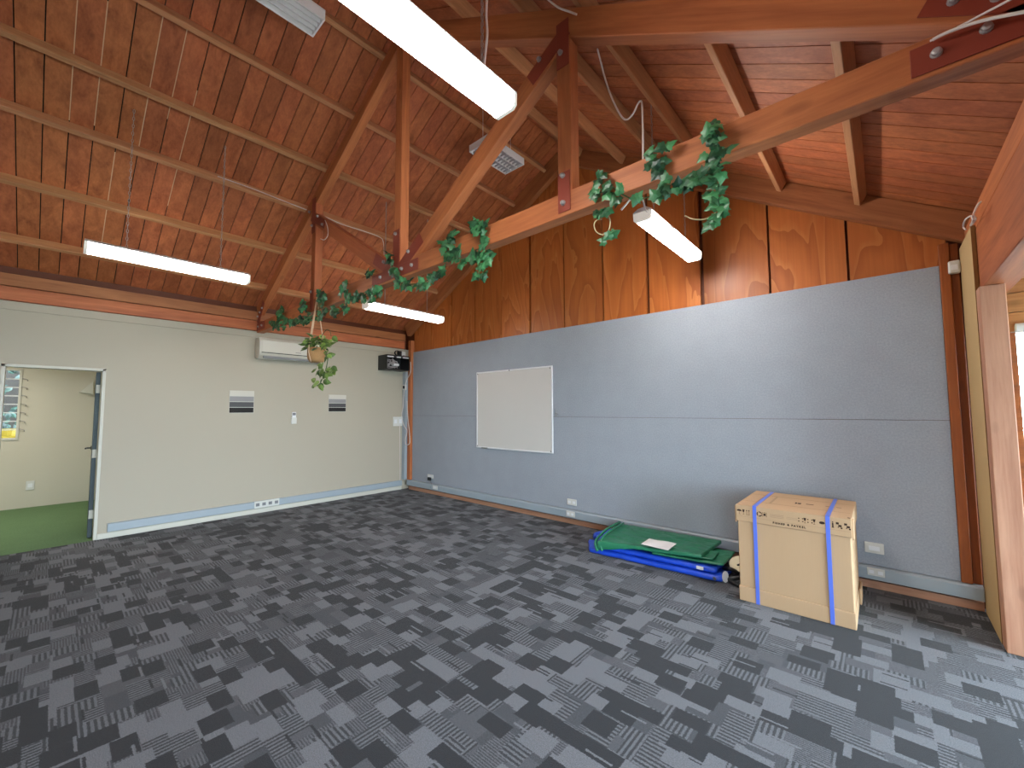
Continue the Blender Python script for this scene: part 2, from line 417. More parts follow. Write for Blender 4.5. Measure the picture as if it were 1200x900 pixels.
# rear wall, partly glazed
m = MB(); m.box((-.14, YB-.15, 0), (EX, YB, .3)); m.box((-.14, YB-.15, 2.2), (EX, YB, 2.7)); m.poly([(-.14, YB-.15, 2.7), (EX, YB-.15, 2.7), (7.62, YB-.15, 2.9), (RIDGE, YB-.15, ZR+.4), (-.14, YB-.15, 3.2)], (0, .15, 0))
m.box((-.14, YB-.15, .3), (7.6, YB, 2.2)); m.box((EX-.3, YB-.15, .3), (EX, YB, 2.2))
struct(m.build('wall_front', M['white'], origin=(0, 0, 0)), 'rear wall behind the viewer', 'wall')
for i, (a, b) in enumerate(((7.6, EX-.3),)):
    w = MB()
    for q in (((a, .3), (b, .37)), ((a, 2.13), (b, 2.2)), ((a, .37), (a+.06, 2.13)), ((b-.06, .37), (b, 2.13)), (((a+b)/2-.03, .37), ((a+b)/2+.03, 2.13))):
        w.box((q[0][0], YB-.10, q[0][1]), (q[1][0], YB-.04, q[1][1]))
    wf = struct(w.build('window_%d' % (i+6), M['trim'], bevel=.004), 'window in the rear wall', 'window')
    p = MB(); p.box((a+.06, YB-.075, .37), (b-.06, YB-.068, 2.13)); p.build('glass_pane', M['glass'], wf)
# side bay end wall with timber boards over a window, seen past the post
bw = MB()
for k in range(12):
    z = 2.055+k*.145
    if z > 2.5: break
    bw.box((7.57, .0, z), (EX, .05, z+.140))
struct(bw.build('wall_back.002', M['soffit'], origin=(0, 0, 0)), 'pale timber boards over the side bay window', 'wall')
w = MB()
for q in (((7.615, .0), (9.5, .28)), ((7.615, .28), (7.70, 2.05)), ((9.42, .28), (9.5, 2.05)), ((8.5, .28), (8.56, 2.05))): w.box((q[0][0], -.02, q[0][1]), (q[1][0], .05, q[1][1]))
win = struct(w.build('window_1', M['orange'], bevel=.004, origin=(8.5, 0, 0)), 'timber framed window with a white roller blind past the post', 'window')
p = MB(); p.box((7.70, .022, .28), (9.42, .028, 2.05)); p.build('glass_pane', M['glass'], win)
bl = thing('roller_blind', (8.5, -.06, 2.08), 'white roller blind on the window at the far right edge', 'blind')
p = MB(); p.tube([(7.695, -.055, 2.075), (9.45, -.055, 2.075)], .033, 14); p.build('roller_tube', M['blind'], bl, smooth=False)
p = MB(); p.box((7.745, -.030, .5), (9.43, -.026, 2.07)); p.build('blind_sheet', M['blind'], bl)
# side bay soffit
sf = MB()
for k in range(56):
    y = YB+k*.1375
    if y > .0: break
    sf.box((7.60, y, 2.44), (EX+.1, y+.132, 2.462))
struct(sf.build('ceiling.001', M['soffit'], origin=(0, 0, 0)), 'timber soffit over the side bay', 'ceiling')

# ------------------------------------------------------------------ roof: boards
rb = MB(); BW = .1545
def roof_plane(x, off):  # height of a plane parallel to each slope, off measured square to it
    return (BL(x)+off/cl) if x <= RIDGE else (BR(x)+off/cr)
OFFB = CH+PD
y = YB; k = 0; tong = MB(); random.seed(3)
while y < .07:
    y1 = min(y+BW-.008, .07)
    for (xa, xb) in ((-.14, RIDGE), (RIDGE, 7.62)):
        e = .0005 if xa < 0 else -.0005
        za = roof_plane(xa-(-.0001 if xa > 1 else 0)+(.0002 if xa > 1 else 0), OFFB); zb = roof_plane(xb-(.0002 if xb < 5 else 0), OFFB)
        rb.poly([(xa, y, za), (xb, y, zb), (xb, y1, zb), (xa, y1, za)], (0, 0, .02))
        if xa < 0 and random.random() < .85 and -4.85 < y < -3.95:
            a = random.uniform(.3, 2.2); b = min(a+random.uniform(.5, 1.3), 3.6)
            tong.poly([(a, y1, BL(a)+OFFB/cl+.0005), (b, y1, BL(b)+OFFB/cl+.0005), (b, y1+.007, BL(b)+OFFB/cl+.0005), (a, y1+.007, BL(a)+OFFB/cl+.0005)], (0, 0, .008))
    y += BW; k += 1
ceil = struct(rb.build('ceiling', M['board'], origin=(0, 0, 0)), 'brown stained timber boards lining the pitched roof', 'ceiling')
t2 = MB()
for (xa, xb, za, zb) in ((-.14, RIDGE, BL(-.14)+OFFB/cl, BL(RIDGE)+OFFB/cl), (RIDGE, 7.62, BR(RIDGE)+OFFB/cr, BR(7.62)+OFFB/cr)):
    t2.poly([(xa, YB, za+.022), (xb, YB, zb+.022), (xb, .09, zb+.022), (xa, .09, za+.022)], (0, 0, .03))
t2.build('gap_shade_lining', M['dark'], ceil)  # near-black so the gaps between roof boards read as shaded
tong.build('board_tongue', M['tongue'], ceil)
m = MB(); m.box((-.20, YB, 2.7), (-.14, .09, 3.25)); m.box((7.62, YB, 2.4), (7.68, .09, 3.0))
struct(m.build('trim_2', M['ply_gap'], origin=(0, 0, 0)), 'closing boards at the eaves, toned dark for the shade there', 'trim')  # dark tone stands for the shaded gap below the roof boards

# wall plates along the white wall
o = beam('wall_plate', (-.045, YB, 2.775), (-.045, -.09, 2.775), .19, .146, M['beam'], side=Vector((1, 0, 0)))
tag(o, 'reddish timber wall plate lying along the top of the white wall', 'beam')
o = beam('wall_plate', (-.035, YB, 2.918), (-.035, -.09, 2.918), .21, .132, M['beam_dark'], side=Vector((1, 0, 0)))
tag(o, 'darker timber lying on the wall plate under the left roof boards', 'beam')
# post-line beam on the right
o = beam('eaves_beam', (RX+.104, YB, 2.50), (RX+.104, -.005, 2.50), .15, .42, M['beam'], side=Vector((1, 0, 0)))
tag(o, 'deep timber beam running over the posts at the right edge', 'beam')
o = beam('eaves_plate', (RX+.10, YB, 2.782), (RX+.10, -.08, 2.782), .14, .14, M['beam'], side=Vector((1, 0, 0)))
tag(o, 'narrower timber plate lying on the deep right-hand beam', 'beam')

# ------------------------------------------------------------------ purlins
def purlin(x, left, label):
    if left: n = Vector((-SL, 0, 1)).normalized(); base = Vector((x, 0, BL(x)+CH/cl))
    else: n = Vector((SR, 0, 1)).normalized(); base = Vector((x, 0, BR(x)+CH/cr))
    c = base+n*(PD/2+.001)
    w = .047
    sd = Vector((n.z, 0, -n.x))
    o = beam('roof_purlin', (c.x, YB, c.z), (c.x, -.073, c.z), w, PD-.003, M['purlin'], side=sd)
    tag(o, label, 'purlin', 'roof purlins'); return o
def solve_left(px, py): 
    return at(px, py, (-SL, 0, 1), Z0+CH/cl).x
LPX = [((97, 297)), ((300, 287)), ((300, 225)), ((300, 162)), ((300, 71))]
for i, (px, nm) in enumerate(zip(LPX, ('lowest purlin of the left roof slope, just above the white wall', 'second purlin up the left roof slope, behind the left lit lamp', 'third purlin up the left roof slope, carrying a white conduit', 'fourth purlin up the left roof slope, running to the tall middle post', 'fifth purlin up the left roof slope, behind the end of the grey louvre light'))):
    purlin(solve_left(*px)-.03, True, nm)
purlin(3.50, True, 'topmost purlin of the left roof slope, beside the ridge')
RPX = [(970, 47), (822, 51), (710, 56), (676, 89), (678, 148)]
for px, nm in zip(RPX, ('lowest purlin of the right roof slope, nearest the red bolted plates', 'second purlin up the right roof slope, just right of the high ivy tuft', 'third purlin up the right roof slope, beside the dangling white cable', 'fourth purlin up the right roof slope, right behind the bolted hanging post', 'fifth purlin up the right roof slope, seen just over the tie beam')):
    purlin(at(px[0], px[1], (SR, 0, 1), ZR+SR*RIDGE+CH/cr).x+.025, False, nm)
purlin(4.06, False, 'topmost purlin of the right roof slope, beside the ridge')

# ------------------------------------------------------------------ gable rafters
def BT(x): return ZR-ST*(x-RIDGE)
def rafter_ends(left, x0, x1, depth, truss=False):
    sl = ST if truss else SR
    n = (Vector((-SL, 0, 1)) if left else Vector((sl, 0, 1))).normalized()
    f = BL if left else (BT if truss else BR)
    return Vector((x0, 0, f(x0)))+n*depth/2, Vector((x1, 0, f(x1)))+n*depth/2
gr = thing('gable_rafter', (3.78, -.03, 4.8), 'pair of sloping timber rafters against the plywood gable', 'rafter')
for left, x0, x1 in ((True, .1, RIDGE+.03), (False, RIDGE-.03, 7.52)):
    a, b = rafter_ends(left, x0, x1, OFFB-.003 if left else OFFB+.033)
    beam('rafter', a+Vector((0, -.026, 0)), b+Vector((0, -.026, 0)), .09, OFFB-.003 if left else OFFB-.039, M['beam_dark'], parent=gr)

# ------------------------------------------------------------------ roof truss
YT = -2.66; TH = .09; YC = YT+TH/2
tr = thing('roof_truss', (RIDGE, YC, 2.665), 'timber roof truss with long tie beam wound with ivy crossing the room', 'truss')
beam('tie_beam', (.065, YC, 2.7375), (7.43, YC, 2.7375), TH, .145, M['beam'], parent=tr)
for left, x0, x1 in ((True, .07, RIDGE+.02), (False, RIDGE-.02, 7.60)):
    dp = CH-.004 if left else .165
    a, b = rafter_ends(left, x0, x1, dp, True)
    beam('rafter', a+Vector((0, YC, 0)), b+Vector((0, YC, 0)), TH-.002, dp, M['beam'], parent=tr)
KX = 3.78
beam('king_post', (KX, YC, 2.8105), (KX, YC, ZR+.02), .086, .10, M['beam'], parent=tr)
beam('queen_post', (1.99, YC, 2.8105), (1.99, YC, BL(1.99)+.03), .086, .10, M['beam'], parent=tr)
beam('queen_post', (5.59, YC, 2.70), (5.59, YC, BT(5.59)+.03), .086, .10, M['beam'], parent=tr)
# struts: from the heads of the queen posts down to the foot of the king post
beam('strut', (5.56, YC-.004, 3.79), (3.92, YC-.004, 2.785), .084, .135, M['beam'], parent=tr)
beam('strut', (2.02, YC-.004, 3.79), (3.64, YC-.004, 2.785), .084, .135, M['beam'], parent=tr)
YP = YT-.007
def plate(polys, bolts, label=None):
    p = MB()
    for i, q in enumerate(polys): p.poly([(x, YP+.0009*i, z) for x, z in q], (0, .0066-.0009*i, 0))
    o = p.build('gusset_plate', M['redplate'], tr, bevel=.0015)
    for (x, z) in bolts:
        bm_ = MB(); bm_.lathe([(.017, 0), (.017, .004), (.013, .004), (.013, .016), (.008, .019)], (x, YP, z), 'Y', 12)
        c = bm_.build('bolt', M['boltm'], tr); 
        mw = c.location.copy(); c.parent = o; c.location = mw-o.location
    return o
def P2(px, py): v = ony(px, py, YP); return (v.x, v.z)
def strip(a, b, w):
    a, b = Vector(a), Vector(b); d = (b-a).normalized(); n = Vector((-d.y, d.x))*w/2
    return [tuple(a+n), tuple(b+n), tuple(b-n), tuple(a-n)]
bp = [P2(464, 274), P2(478.7, 294.7), P2(482.7, 310.7), P2(471, 315), P2(450, 307), P2(446, 325), P2(457.5, 319)]
plate([[(3.37, 2.685), (4.11, 2.685), (4.11, 2.785), (3.37, 2.785)], strip((KX-.005, 2.71), (KX-.005, 3.12), .10), strip((3.80, 2.73), (4.15, 2.945), .11), strip((3.76, 2.73), (3.40, 2.955), .11)], bp)
plate([strip((5.588, 2.688), (5.588, 2.935), .088)], [P2(659.5, 206), P2(660, 238)])
plate([strip((1.99, 2.69), (1.99, 2.93), .088)], [P2(364.5, 342)])
lq = [P2(363, 248.5), P2(372.5, 253.5), P2(366, 264.5), P2(378, 263)]
plate([strip((1.99, 3.62), (1.99, BL(1.99)+.10), .09), strip((1.93, 3.84), (2.30, 3.63), .10)], lq)
rq = [P2(632, 70), P2(657, 62)]
plate([strip((5.59, 3.60), (5.59, BT(5.59)+.10), .09), strip((5.62, 3.83), (5.33, 3.655), .10)], rq)
hb = [P2(307, 365), P2(303, 373), P2(308, 379), P2(300, 382), P2(304, 381)]
plate([[(.075, 2.69), (.40, 2.69), (.40, 2.80), (.075, 2.80)], strip((.10, 2.80), (.33, 2.80+.527*.23+.17), .10)], [(.15, 2.745), (.30, 2.745), (.12, 2.90), (.20, 2.95), (.29, 3.0)])
plate([[(7.09, 2.68), (7.43, 2.68), (7.43, 2.785), (7.09, 2.785)]], [(7.155, 2.735), (7.272, 2.75)])
plate([strip((7.14, BT(7.14)+.08), (7.58, BT(7.58)+.08), .10)], [P2(1117, 1), (7.30, BT(7.30)+.08), (7.42, BT(7.42)+.08)])

# ------------------------------------------------------------------ pinboard and trunking on the back wall
pb = thing('pinboard', (3.77, .0, .19), 'large grey-blue felt pinboard covering the back wall', 'pinboard')
for z0, z1 in ((.19, 1.4045), (1.4075, 2.632)):
    p = MB(); p.box((.205, 0, z0), (7.34, .021, z1)); p.build('felt_sheet', M['panel'], pb, bevel=.002)
tk = MB(); tk.poly([(.1, -.05, .085), (.1, -.05, .175), (.1, -.035, .187), (.1, .021, .187), (.1, .021, .085)], (7.35, 0, 0))
tag(tk.build('cable_trunking', M['duct'], bevel=.003), 'grey cable trunking along the foot of the pinboard', 'trunking')
m = MB(); m.box((.1, 0, 0), (7.45, .05, .062)); struct(m.build('baseboard_back', M['raw'], origin=(3.7, 0, 0)), 'reddish timber strip at the floor under the trunking', 'baseboard')
o = beam('corner_post', (.155, -.012, .19), (.155, -.012, 2.86), .095, .075, M['beam'], side=Vector((1, 0, 0)))
tag(o, 'reddish timber post in the far corner beside the pinboard', 'post')
m = MB(); m.box((.0, -.10, .19), (.10, -.0, 2.25)); tag(m.build('vertical_trunking', M['duct'], bevel=.004), 'grey vertical trunking in the far corner below the black cabinet', 'trunking')
# right end of the pinboard: orange cover timbers
o = beam('cover_board', (7.37, .0, .19), (7.37, .0, 2.80), .058, .045, M['orange'], side=Vector((1, 0, 0))); tag(o, 'orange varnished timber strip beside the right end of the pinboard', 'strip')
o = beam('wall_stud', (7.425, .025, .19), (7.425, .025, 2.79), .05, .045, M['orange'], side=Vector((1, 0, 0))); tag(o, 'orange timber stud between the pinboard and the leaning fibreboard', 'stud')
o = thing('motion_sensor', (7.42, -.02, 2.59), 'small white sensor box high in the right corner', 'sensor')
p = MB(); p.box((7.385, -.05, 2.545), (7.452, .0, 2.645)); p.build('housing', M['plastic'], o, bevel=.012, seg=3)
p = MB(); p.box((7.40, -.054, 2.57), (7.437, -.049, 2.61)); p.build('lens', M['lampwhite'], o, bevel=.002)

# trunking on the white wall
tk = MB(); tk.poly([(.0, -4.15, .075), (.028, -4.15, .075), (.028, -4.15, .168), (.0, -4.15, .176)], (0, 4.05, 0))
tag(tk.build('cable_trunking', M['duct'], bevel=.003), 'grey cable trunking along the foot of the white wall', 'trunking')

# sockets
def socket(px0, px1, plane, axis, label, kind='double', d=.012, dark=False):
    a, b = (ony(*px0, plane), ony(*px1, plane)) if axis == 'y' else (onx(*px0, plane), onx(*px1, plane))
    z1, z0 = max(a.z, b.z), min(a.z, b.z)
    if axis == 'y': lo, hi = Vector((min(a.x, b.x), plane-d, z0)), Vector((max(a.x, b.x), plane, z1))
    else: lo, hi = Vector((plane, min(a.y, b.y), z0)), Vector((plane+d, max(a.y, b.y), z1))
    t = thing('wall_socket', ((lo.x+hi.x)/2, (lo.y+hi.y)/2, z0), label, 'socket')
    p = MB(); p.box(lo, hi); p.build('faceplate', M['plastic'], t, bevel=.004, seg=2)
    n = 2 if kind == 'double' else (4 if kind == 'quad' else 1)
    for k in range(n):
        f = (k+.5)/n; cz = z0+(z1-z0)*.5
        if axis == 'y': c = Vector((lo.x+(hi.x-lo.x)*f, lo.y-.002, cz)); s = Vector(((hi.x-lo.x)*.28/n, .002, (z1-z0)*.22))
        else: c = Vector((hi.x+.002, lo.y+(hi.y-lo.y)*f, cz)); s = Vector((.002, (hi.y-lo.y)*.28/n, (z1-z0)*.22))
        p = MB(); p.box(c-s, c+s); p.build('outlet', M['greyplastic'] if kind == 'quad' else M['lampwhite'], t, bevel=.001)
    return t
a = socket((298, 588), (327, 591.5), .028, 'x', 'white power point let into the trunking on the white wall', 'quad'); 
s1 = socket((501.5, 555.5), (508, 561), 0, 'y', 'small white socket with a black plug near the far corner', 'single')
c = ony(504, 561, -.02); p = MB(); p.box((c.x-.045, -.05, c.z-.03), (c.x+.03, -.013, c.z+.025)); tag(p.build('plug', M['black'], bevel=.006), 'black plug in the small socket near the far corner', 'plug')
p = MB(); p.tube([(c.x, -.03, c.z-.02), (c.x+.06, -.035, c.z-.08), (c.x+.05, -.052, c.z-.15)], .004, 6, 4); tag(p.build('power_cord', M['greyplastic'], smooth=True), 'thin grey cord dropping from the black plug', 'cord')
socket((507.5, 568.5), (513, 574), -.05, 'y', 'small white socket on the trunking below the black plug', 'single')
socket((665, 584), (676, 593), 0, 'y', 'white socket on the pinboard left of the green tarpaulin', 'double')
socket((664, 598), (674, 606.5), -.05, 'y', 'white socket on the trunking left of the green tarpaulin', 'double')
socket((1013, 634), (1036.5, 649.5), 0, 'y', 'blank white plate on the pinboard right of the cardboard box', 'blank', .03)
socket((1016, 664), (1037.5, 677), -.05, 'y', 'white socket on the trunking right of the cardboard box', 'double')
socket((460.5, 488.5), (471.5, 499), 0, 'x', 'white double switch plate on the white wall below the black cabinet', 'double')
socket((30.5, 564), (40, 573.5), -3.18, 'x', 'white socket on the cream wall beyond the doorway', 'single')

# whiteboard
wb = thing('whiteboard', (2.78, -.01, .90), 'square white whiteboard on the grey pinboard', 'whiteboard')
x0, x1, z0, z1 = 2.01, 3.54, .90, 2.12
p = MB(); p.box((x0+.02, -.014, z0+.02), (x1-.02, -.0005, z1-.02)); p.build('writing_surface', M['whiteboard'], wb)
p = MB()
for lo, hi in (((x0, z0), (x1, z0+.022)), ((x0, z1-.022), (x1, z1)), ((x0, z0+.022), (x0+.022, z1-.022)), ((x1-.022, z0+.022), (x1, z1-.022))): p.box((lo[0], -.02, lo[1]), (hi[0], -.0005, hi[1]))
p.build('frame', M['lampwhite'], wb, bevel=.003)
for x, z in ((x0+.03, z0+.03), (x1-.03, z0+.03), (x0+.03, z1-.03), (x1-.03, z1-.03), ((x0+x1)/2-.04, z1-.012)):
    p = MB(); p.lathe([(.011, 0), (.011, .003), (.006, .006)], (x, -.0195, z), 'Y', 10); p.build('fixing_cap', M['greyplastic'], wb)
p = MB(); p.box((x0+.14, -.05, z0-.006), (x0+.26, -.0005, z0+.014)); p.build('pen_clip', M['metal'], wb, bevel=.004)
# small bracket right of the whiteboard
c = ony(651.5, 483.5, 0); p = MB(); p.box((c.x-.02, -.012, c.z-.02), (c.x+.04, -.0005, c.z-.008)); p.box((c.x+.0, -.012, c.z-.06), (c.x+.012, -.0005, c.z+.05)); p.box((c.x-.01, -.03, c.z-.05), (c.x+.05, -.0005, c.z-.04))
tag(p.build('wall_bracket', M['metal'], bevel=.002), 'tiny metal bracket at the right edge of the whiteboard', 'bracket')

# ------------------------------------------------------------------ white wall fittings
ac = thing('air_conditioner', (.1, -2.13, 2.29), 'white split air conditioner high on the white wall behind the hanging plant', 'air conditioner')
A0, A1 = -2.66, -1.70
p = MB(); p.poly([(.001, A0, 2.295), (.14, A0, 2.275), (.19, A0, 2.33), (.20, A0, 2.36), (.20, A0, 2.545), (.17, A0, 2.59), (.001, A0, 2.60)], (0, A1-A0, 0)); p.build('casing', M['acwhite'], ac, bevel=.012, seg=3)
p = MB(); p.box((.201, A0+.03, 2.375), (.207, A1-.03, 2.55)); p.build('front_panel', M['acwhite'], ac, bevel=.003)
p = MB(); p.box((.201, A0+.03, 2.362), (.204, A1-.03, 2.372)); p.build('panel_gap', M['dark'], ac)
p = MB(); p.box((.165, A0+.06, 2.288), (.196, A1-.06, 2.322)); p.build('outlet_flap', M['greyplastic'], ac, bevel=.003)
p = MB(); p.box((.2072, -2.16, 2.40), (.2085, -2.08, 2.408)); p.build('display', M['greyplastic'], ac)

for (px0, px1, lb) in (((269, 457.5), (297, 484), 'left of two square prints of grey stripes, nearer the doorway'), ((385, 462.5), (405, 482.5), 'right of two square prints of grey stripes, below the air conditioner end')):
    a, b = onx(*px0, 0), onx(*px1, 0); t = thing('striped_print', (.01, (a.y+b.y)/2, b.z), lb, 'print', 'striped prints')
    h = (a.z-b.z)/4
    p = MB(); p.box((-.002, a.y, b.z), (.008, b.y, a.z)); p.build('backing', M['trim'], t)
    for k in range(4):
        p = MB(); p.box((.0082, a.y+.004, a.z-(k+1)*h+.006), (.0105, b.y-.004, a.z-k*h-.002)); p.build('stripe', M['band%d' % k], t)
rm = thing('remote_control', (.02, -2.083, 1.30), 'white remote control in a holder on the white wall', 'remote')
p = MB(); p.box((-.002, -2.125, 1.30), (.024, -2.045, 1.40)); p.build('holder', M['plastic'], rm, bevel=.006, seg=2)
p = MB(); p.box((.004, -2.115, 1.33), (.020, -2.055, 1.485)); p.build('handset', M['lampwhite'], rm, bevel=.006, seg=2)
p = MB(); p.box((.0202, -2.108, 1.435), (.022, -2.062, 1.475)); p.build('screen', M['greyplastic'], rm)

# black cabinet with cables in the corner
cb = thing('wall_cabinet', (.15, -.39, 2.255), 'open black metal cabinet of cables high in the far corner', 'cabinet')
C0, C1, CZ0, CZ1, CD = -.63, -.15, 2.255, 2.525, .30
p = MB(); p.box((.001, C0, CZ0), (CD, C0+.008, CZ1)); p.box((.001, C1-.008, CZ0), (CD, C1, CZ1)); p.box((.001, C0+.008, CZ0), (CD, C1-.008, CZ0+.008)); p.box((.001, C0+.008, CZ1-.008), (CD, C1-.008, CZ1)); p.box((.001, C0+.008, CZ0+.008), (.008, C1-.008, CZ1-.008)); p.build('shell', M['black'], cb, bevel=.002)
for a, b in ((-.615, -.49), (-.42, -.34), (-.29, -.17)):
    p = MB(); p.box((CD-.02, a, CZ1-.045), (CD+.003, b, CZ1-.022)); p.build('port_strip', M['lampwhite'], cb, bevel=.002)
p = MB(); random.seed(5)
for k in range(7):
    pts = [(CD-.03-random.random()*.06, -.60+random.random()*.22, CZ0+.03+random.random()*.17) for _ in range(5)]
    p.tube(pts, .008, 6, 5)
p.build('cable_bundle', M['chain'], cb, smooth=True)
p = MB(); p.box((CD-.10, -.47, CZ0+.075), (CD-.02, -.36, CZ0+.115)); p.build('connector', M['lampwhite'], cb, bevel=.006)
t = thing('cable_coil', (.2, -.33, CZ1), 'small black cable coil sitting on the black cabinet', 'cable')
p = MB()
for k in range(3):
    p.tube([(.20+.01*k, -.36+.05*math.cos(q/10*2*PI), CZ1+.055+.045*math.sin(q/10*2*PI)) for q in range(11)], .007, 6, 2)
p.build('loop', M['black'], t, smooth=True)
p = MB(); p.box((.15, -.33, CZ1+.001), (.23, -.27, CZ1+.10)); p.build('adaptor', M['black'], t, bevel=.008)
t = thing('router_box', (.12, -.2, CZ1+.001), 'small white box sitting on the black cabinet', 'box')
p = MB(); p.box((.10, -.245, CZ1+.001), (.19, -.16, CZ1+.10)); p.build('housing', M['plastic'], t, bevel=.008); p = MB(); p.box((.191, -.23, CZ1+.02), (.193, -.18, CZ1+.03)); p.build('label', M['greyplastic'], t)
t = thing('wall_outlet', (.1, -.11, 1.62), 'small white outlet on the corner trunking with black plug', 'outlet')
p = MB(); c = ony(475, 454, -.10); p.box((c.x-.055, -.13, c.z-.05), (c.x+.045, -.1005, c.z+.05)); p.build('faceplate', M['plastic'], t, bevel=.006)
p = MB(); p.box((c.x+.0, -.16, c.z-.028), (c.x+.03, -.131, c.z+.03)); p.build('plug', M['black'], t, bevel=.005)
p = MB(); p.tube([ony(481, 424, -.11), ony(481, 436, -.115), ony(476, 447, -.12), ony(473.5, 460, -.115), ony(472, 478, -.11), ony(470.5, 487, -.11), ony(473, 498, -.112), ony(477, 505, -.115), ony(475, 515, -.118), ony(476, 521, -.118), ony(480, 519, -.118), ony(479.5, 505, -.115), ony(478, 490, -.112), ony(477, 470, -.112)], .007, 6, 5)
tag(p.build('network_cable', M['cable'], smooth=True), 'white cable looping down the far corner below the black cabinet', 'cable')
p = MB(); p.tube([onx(468.3, 497, .012), onx(468.6, 520, .012), onx(468.8, 563, .012)], .006, 6, 4); tag(p.build('flex_cord', M['cable'], smooth=True), 'thin cord running from the switch plate to the trunking', 'cord')

# ------------------------------------------------------------------ doorway, door and the room beyond
m = MB()
for lo, hi in (((-.145, DY1-.03, 0), (.004, DY1, DZ)), ((-.145, DY0, 0), (.004, DY0+.03, DZ)), ((-.145, DY0, DZ-.03), (.004, DY1, DZ))): m.box(lo, hi)
struct(m.build('trim_3', M['trim'], bevel=.003), 'white door lining', 'trim')
hx, hy = -.15, DY1-.034
RD = Matrix.Rotation(math.radians(-2.6), 3, 'Z'); HP = Vector((hx, hy, 0))
def swing(p): bmesh.ops.rotate(p.b, verts=p.b.verts[:], cent=HP, matrix=RD); return p
d = thing('door_1', (hx, hy, 0), 'dark slate door standing open, seen edge-on in the doorway', 'door'); d['kind'] = 'structure'
DL = .76
p = MB(); p.box((hx-DL, hy-.04, .01), (hx, hy, DZ-.035)); swing(p).build('leaf', M['door'], d, bevel=.002)
for z in (.28, 1.0, 1.78):
    p = MB(); p.box((hx-.002, hy-.036, z-.05), (hx+.004, hy+.006, z+.05)); p.tube([(hx+.006, hy+.0, z-.05), (hx+.006, hy+.0, z+.05)], .007, 8); p.build('hinge', M['acwhite'], d)
p = MB(); p.tube([(hx-.68, hy-.041, 1.03), (hx-.68, hy-.09, 1.03), (hx-.57, hy-.095, 1.03)], .010, 8); p.lathe([(.026, 0), (.026, .008)], (hx-.68, hy-.041, 1.03), 'Y', 14); swing(p).build('lever_handle', M['black'], d)
# room beyond
BX = -3.18
ra, rb_ = onx(5, 434.5, BX), onx(21.5, 513.5, BX)
WY0, WY1, WZ0, WZ1 = ra.y-1.0, onx(21, 470, BX).y, rb_.z, onx(15, 434, BX).z
m = MB(); m.box((BX-.12, WY1, 0), (BX, -3.6, 2.5)); m.box((BX-.12, -7.0, 0), (BX, WY0, 2.5)); m.box((BX-.12, WY0, 0), (BX, WY1, WZ0)); m.box((BX-.12, WY0, WZ1), (BX, WY1, 2.5))
struct(m.build('wall_far', M['white2'], origin=(0, 0, 0)), 'cream far wall of the room beyond the doorway', 'wall')
m = MB(); m.box((BX, -3.75, 0), (-.14, -3.65, 2.5)); m.box((BX, -7.0, 0), (-.14, -6.9, 2.5)); struct(m.build('wall_side', M['white2'], origin=(0, 0, 0)), 'cream side walls of the room beyond the doorway', 'wall')
m = MB(); m.box((BX-.12, -7.0, 2.5), (-.14, -3.65, 2.6)); struct(m.build('ceiling.002', M['white2'], origin=(0, 0, 0)), 'white ceiling of the room beyond the doorway', 'ceiling')
lw = MB()
for q in (((WY0, WZ0-.03), (WY1+.03, WZ0)), ((WY0, WZ1), (WY1+.03, WZ1+.03)), ((WY1, WZ0), (WY1+.03, WZ1)), ((WY0-.03, WZ0), (WY0, WZ1))): lw.box((BX-.08, q[0][0], q[0][1]), (BX+.014, q[1][0], q[1][1]))
lwn = struct(lw.build('window_2', M['trim'], bevel=.003), 'louvre window in the room beyond the doorway', 'window')
NL = 8
for k in range(NL):
    z = WZ0+(WZ1-WZ0)*(k+.5)/NL; h = (WZ1-WZ0)/NL
    p = MB(); p.box((BX-.045, WY0, z-h*.52), (BX-.040, WY1, z+h*.52), Matrix.Rotation(math.radians(-8), 3, 'Y')); p.build('louvre_blade', M['glass'], lwn)
    p = MB(); p.box((BX-.04, WY0, z-h*.5-.007), (BX-.028, WY1, z-h*.5+.007)); p.build('blade_edge', M['lampwhite'], lwn)
    if k:
        p = MB(); q = z-h*.5; p.tube([(BX+.012, WY1+.03, q+.005), (BX+.04, WY1+.045, q+.008), (BX+.045, WY1+.085, q-.008), (BX+.03, WY1+.085, q-.03)], .005, 6, 3); p.build('louvre_lever', M['boltm'], lwn, smooth=True)
# corner shelf, switch
sh = MB(); sh.poly([onx(92, 460, BX), onx(109, 462, BX), onx(109, 447, BX)], (.16, 0, 0)); tag(sh.build('wall_bracket', M['trim'], bevel=.004), 'small cream wedge-shaped bracket on the far wall beside the open door', 'bracket')
# outside the louvre window
m = MB(); m.box((-40, -40, -.3), (40, 40, -.15)); struct(m.build('ground', M['ground'], origin=(0, 0, 0)), 'outdoor ground made pale to bounce daylight into the building', 'ground')  # ground plane added mainly for its upward bounce of daylight

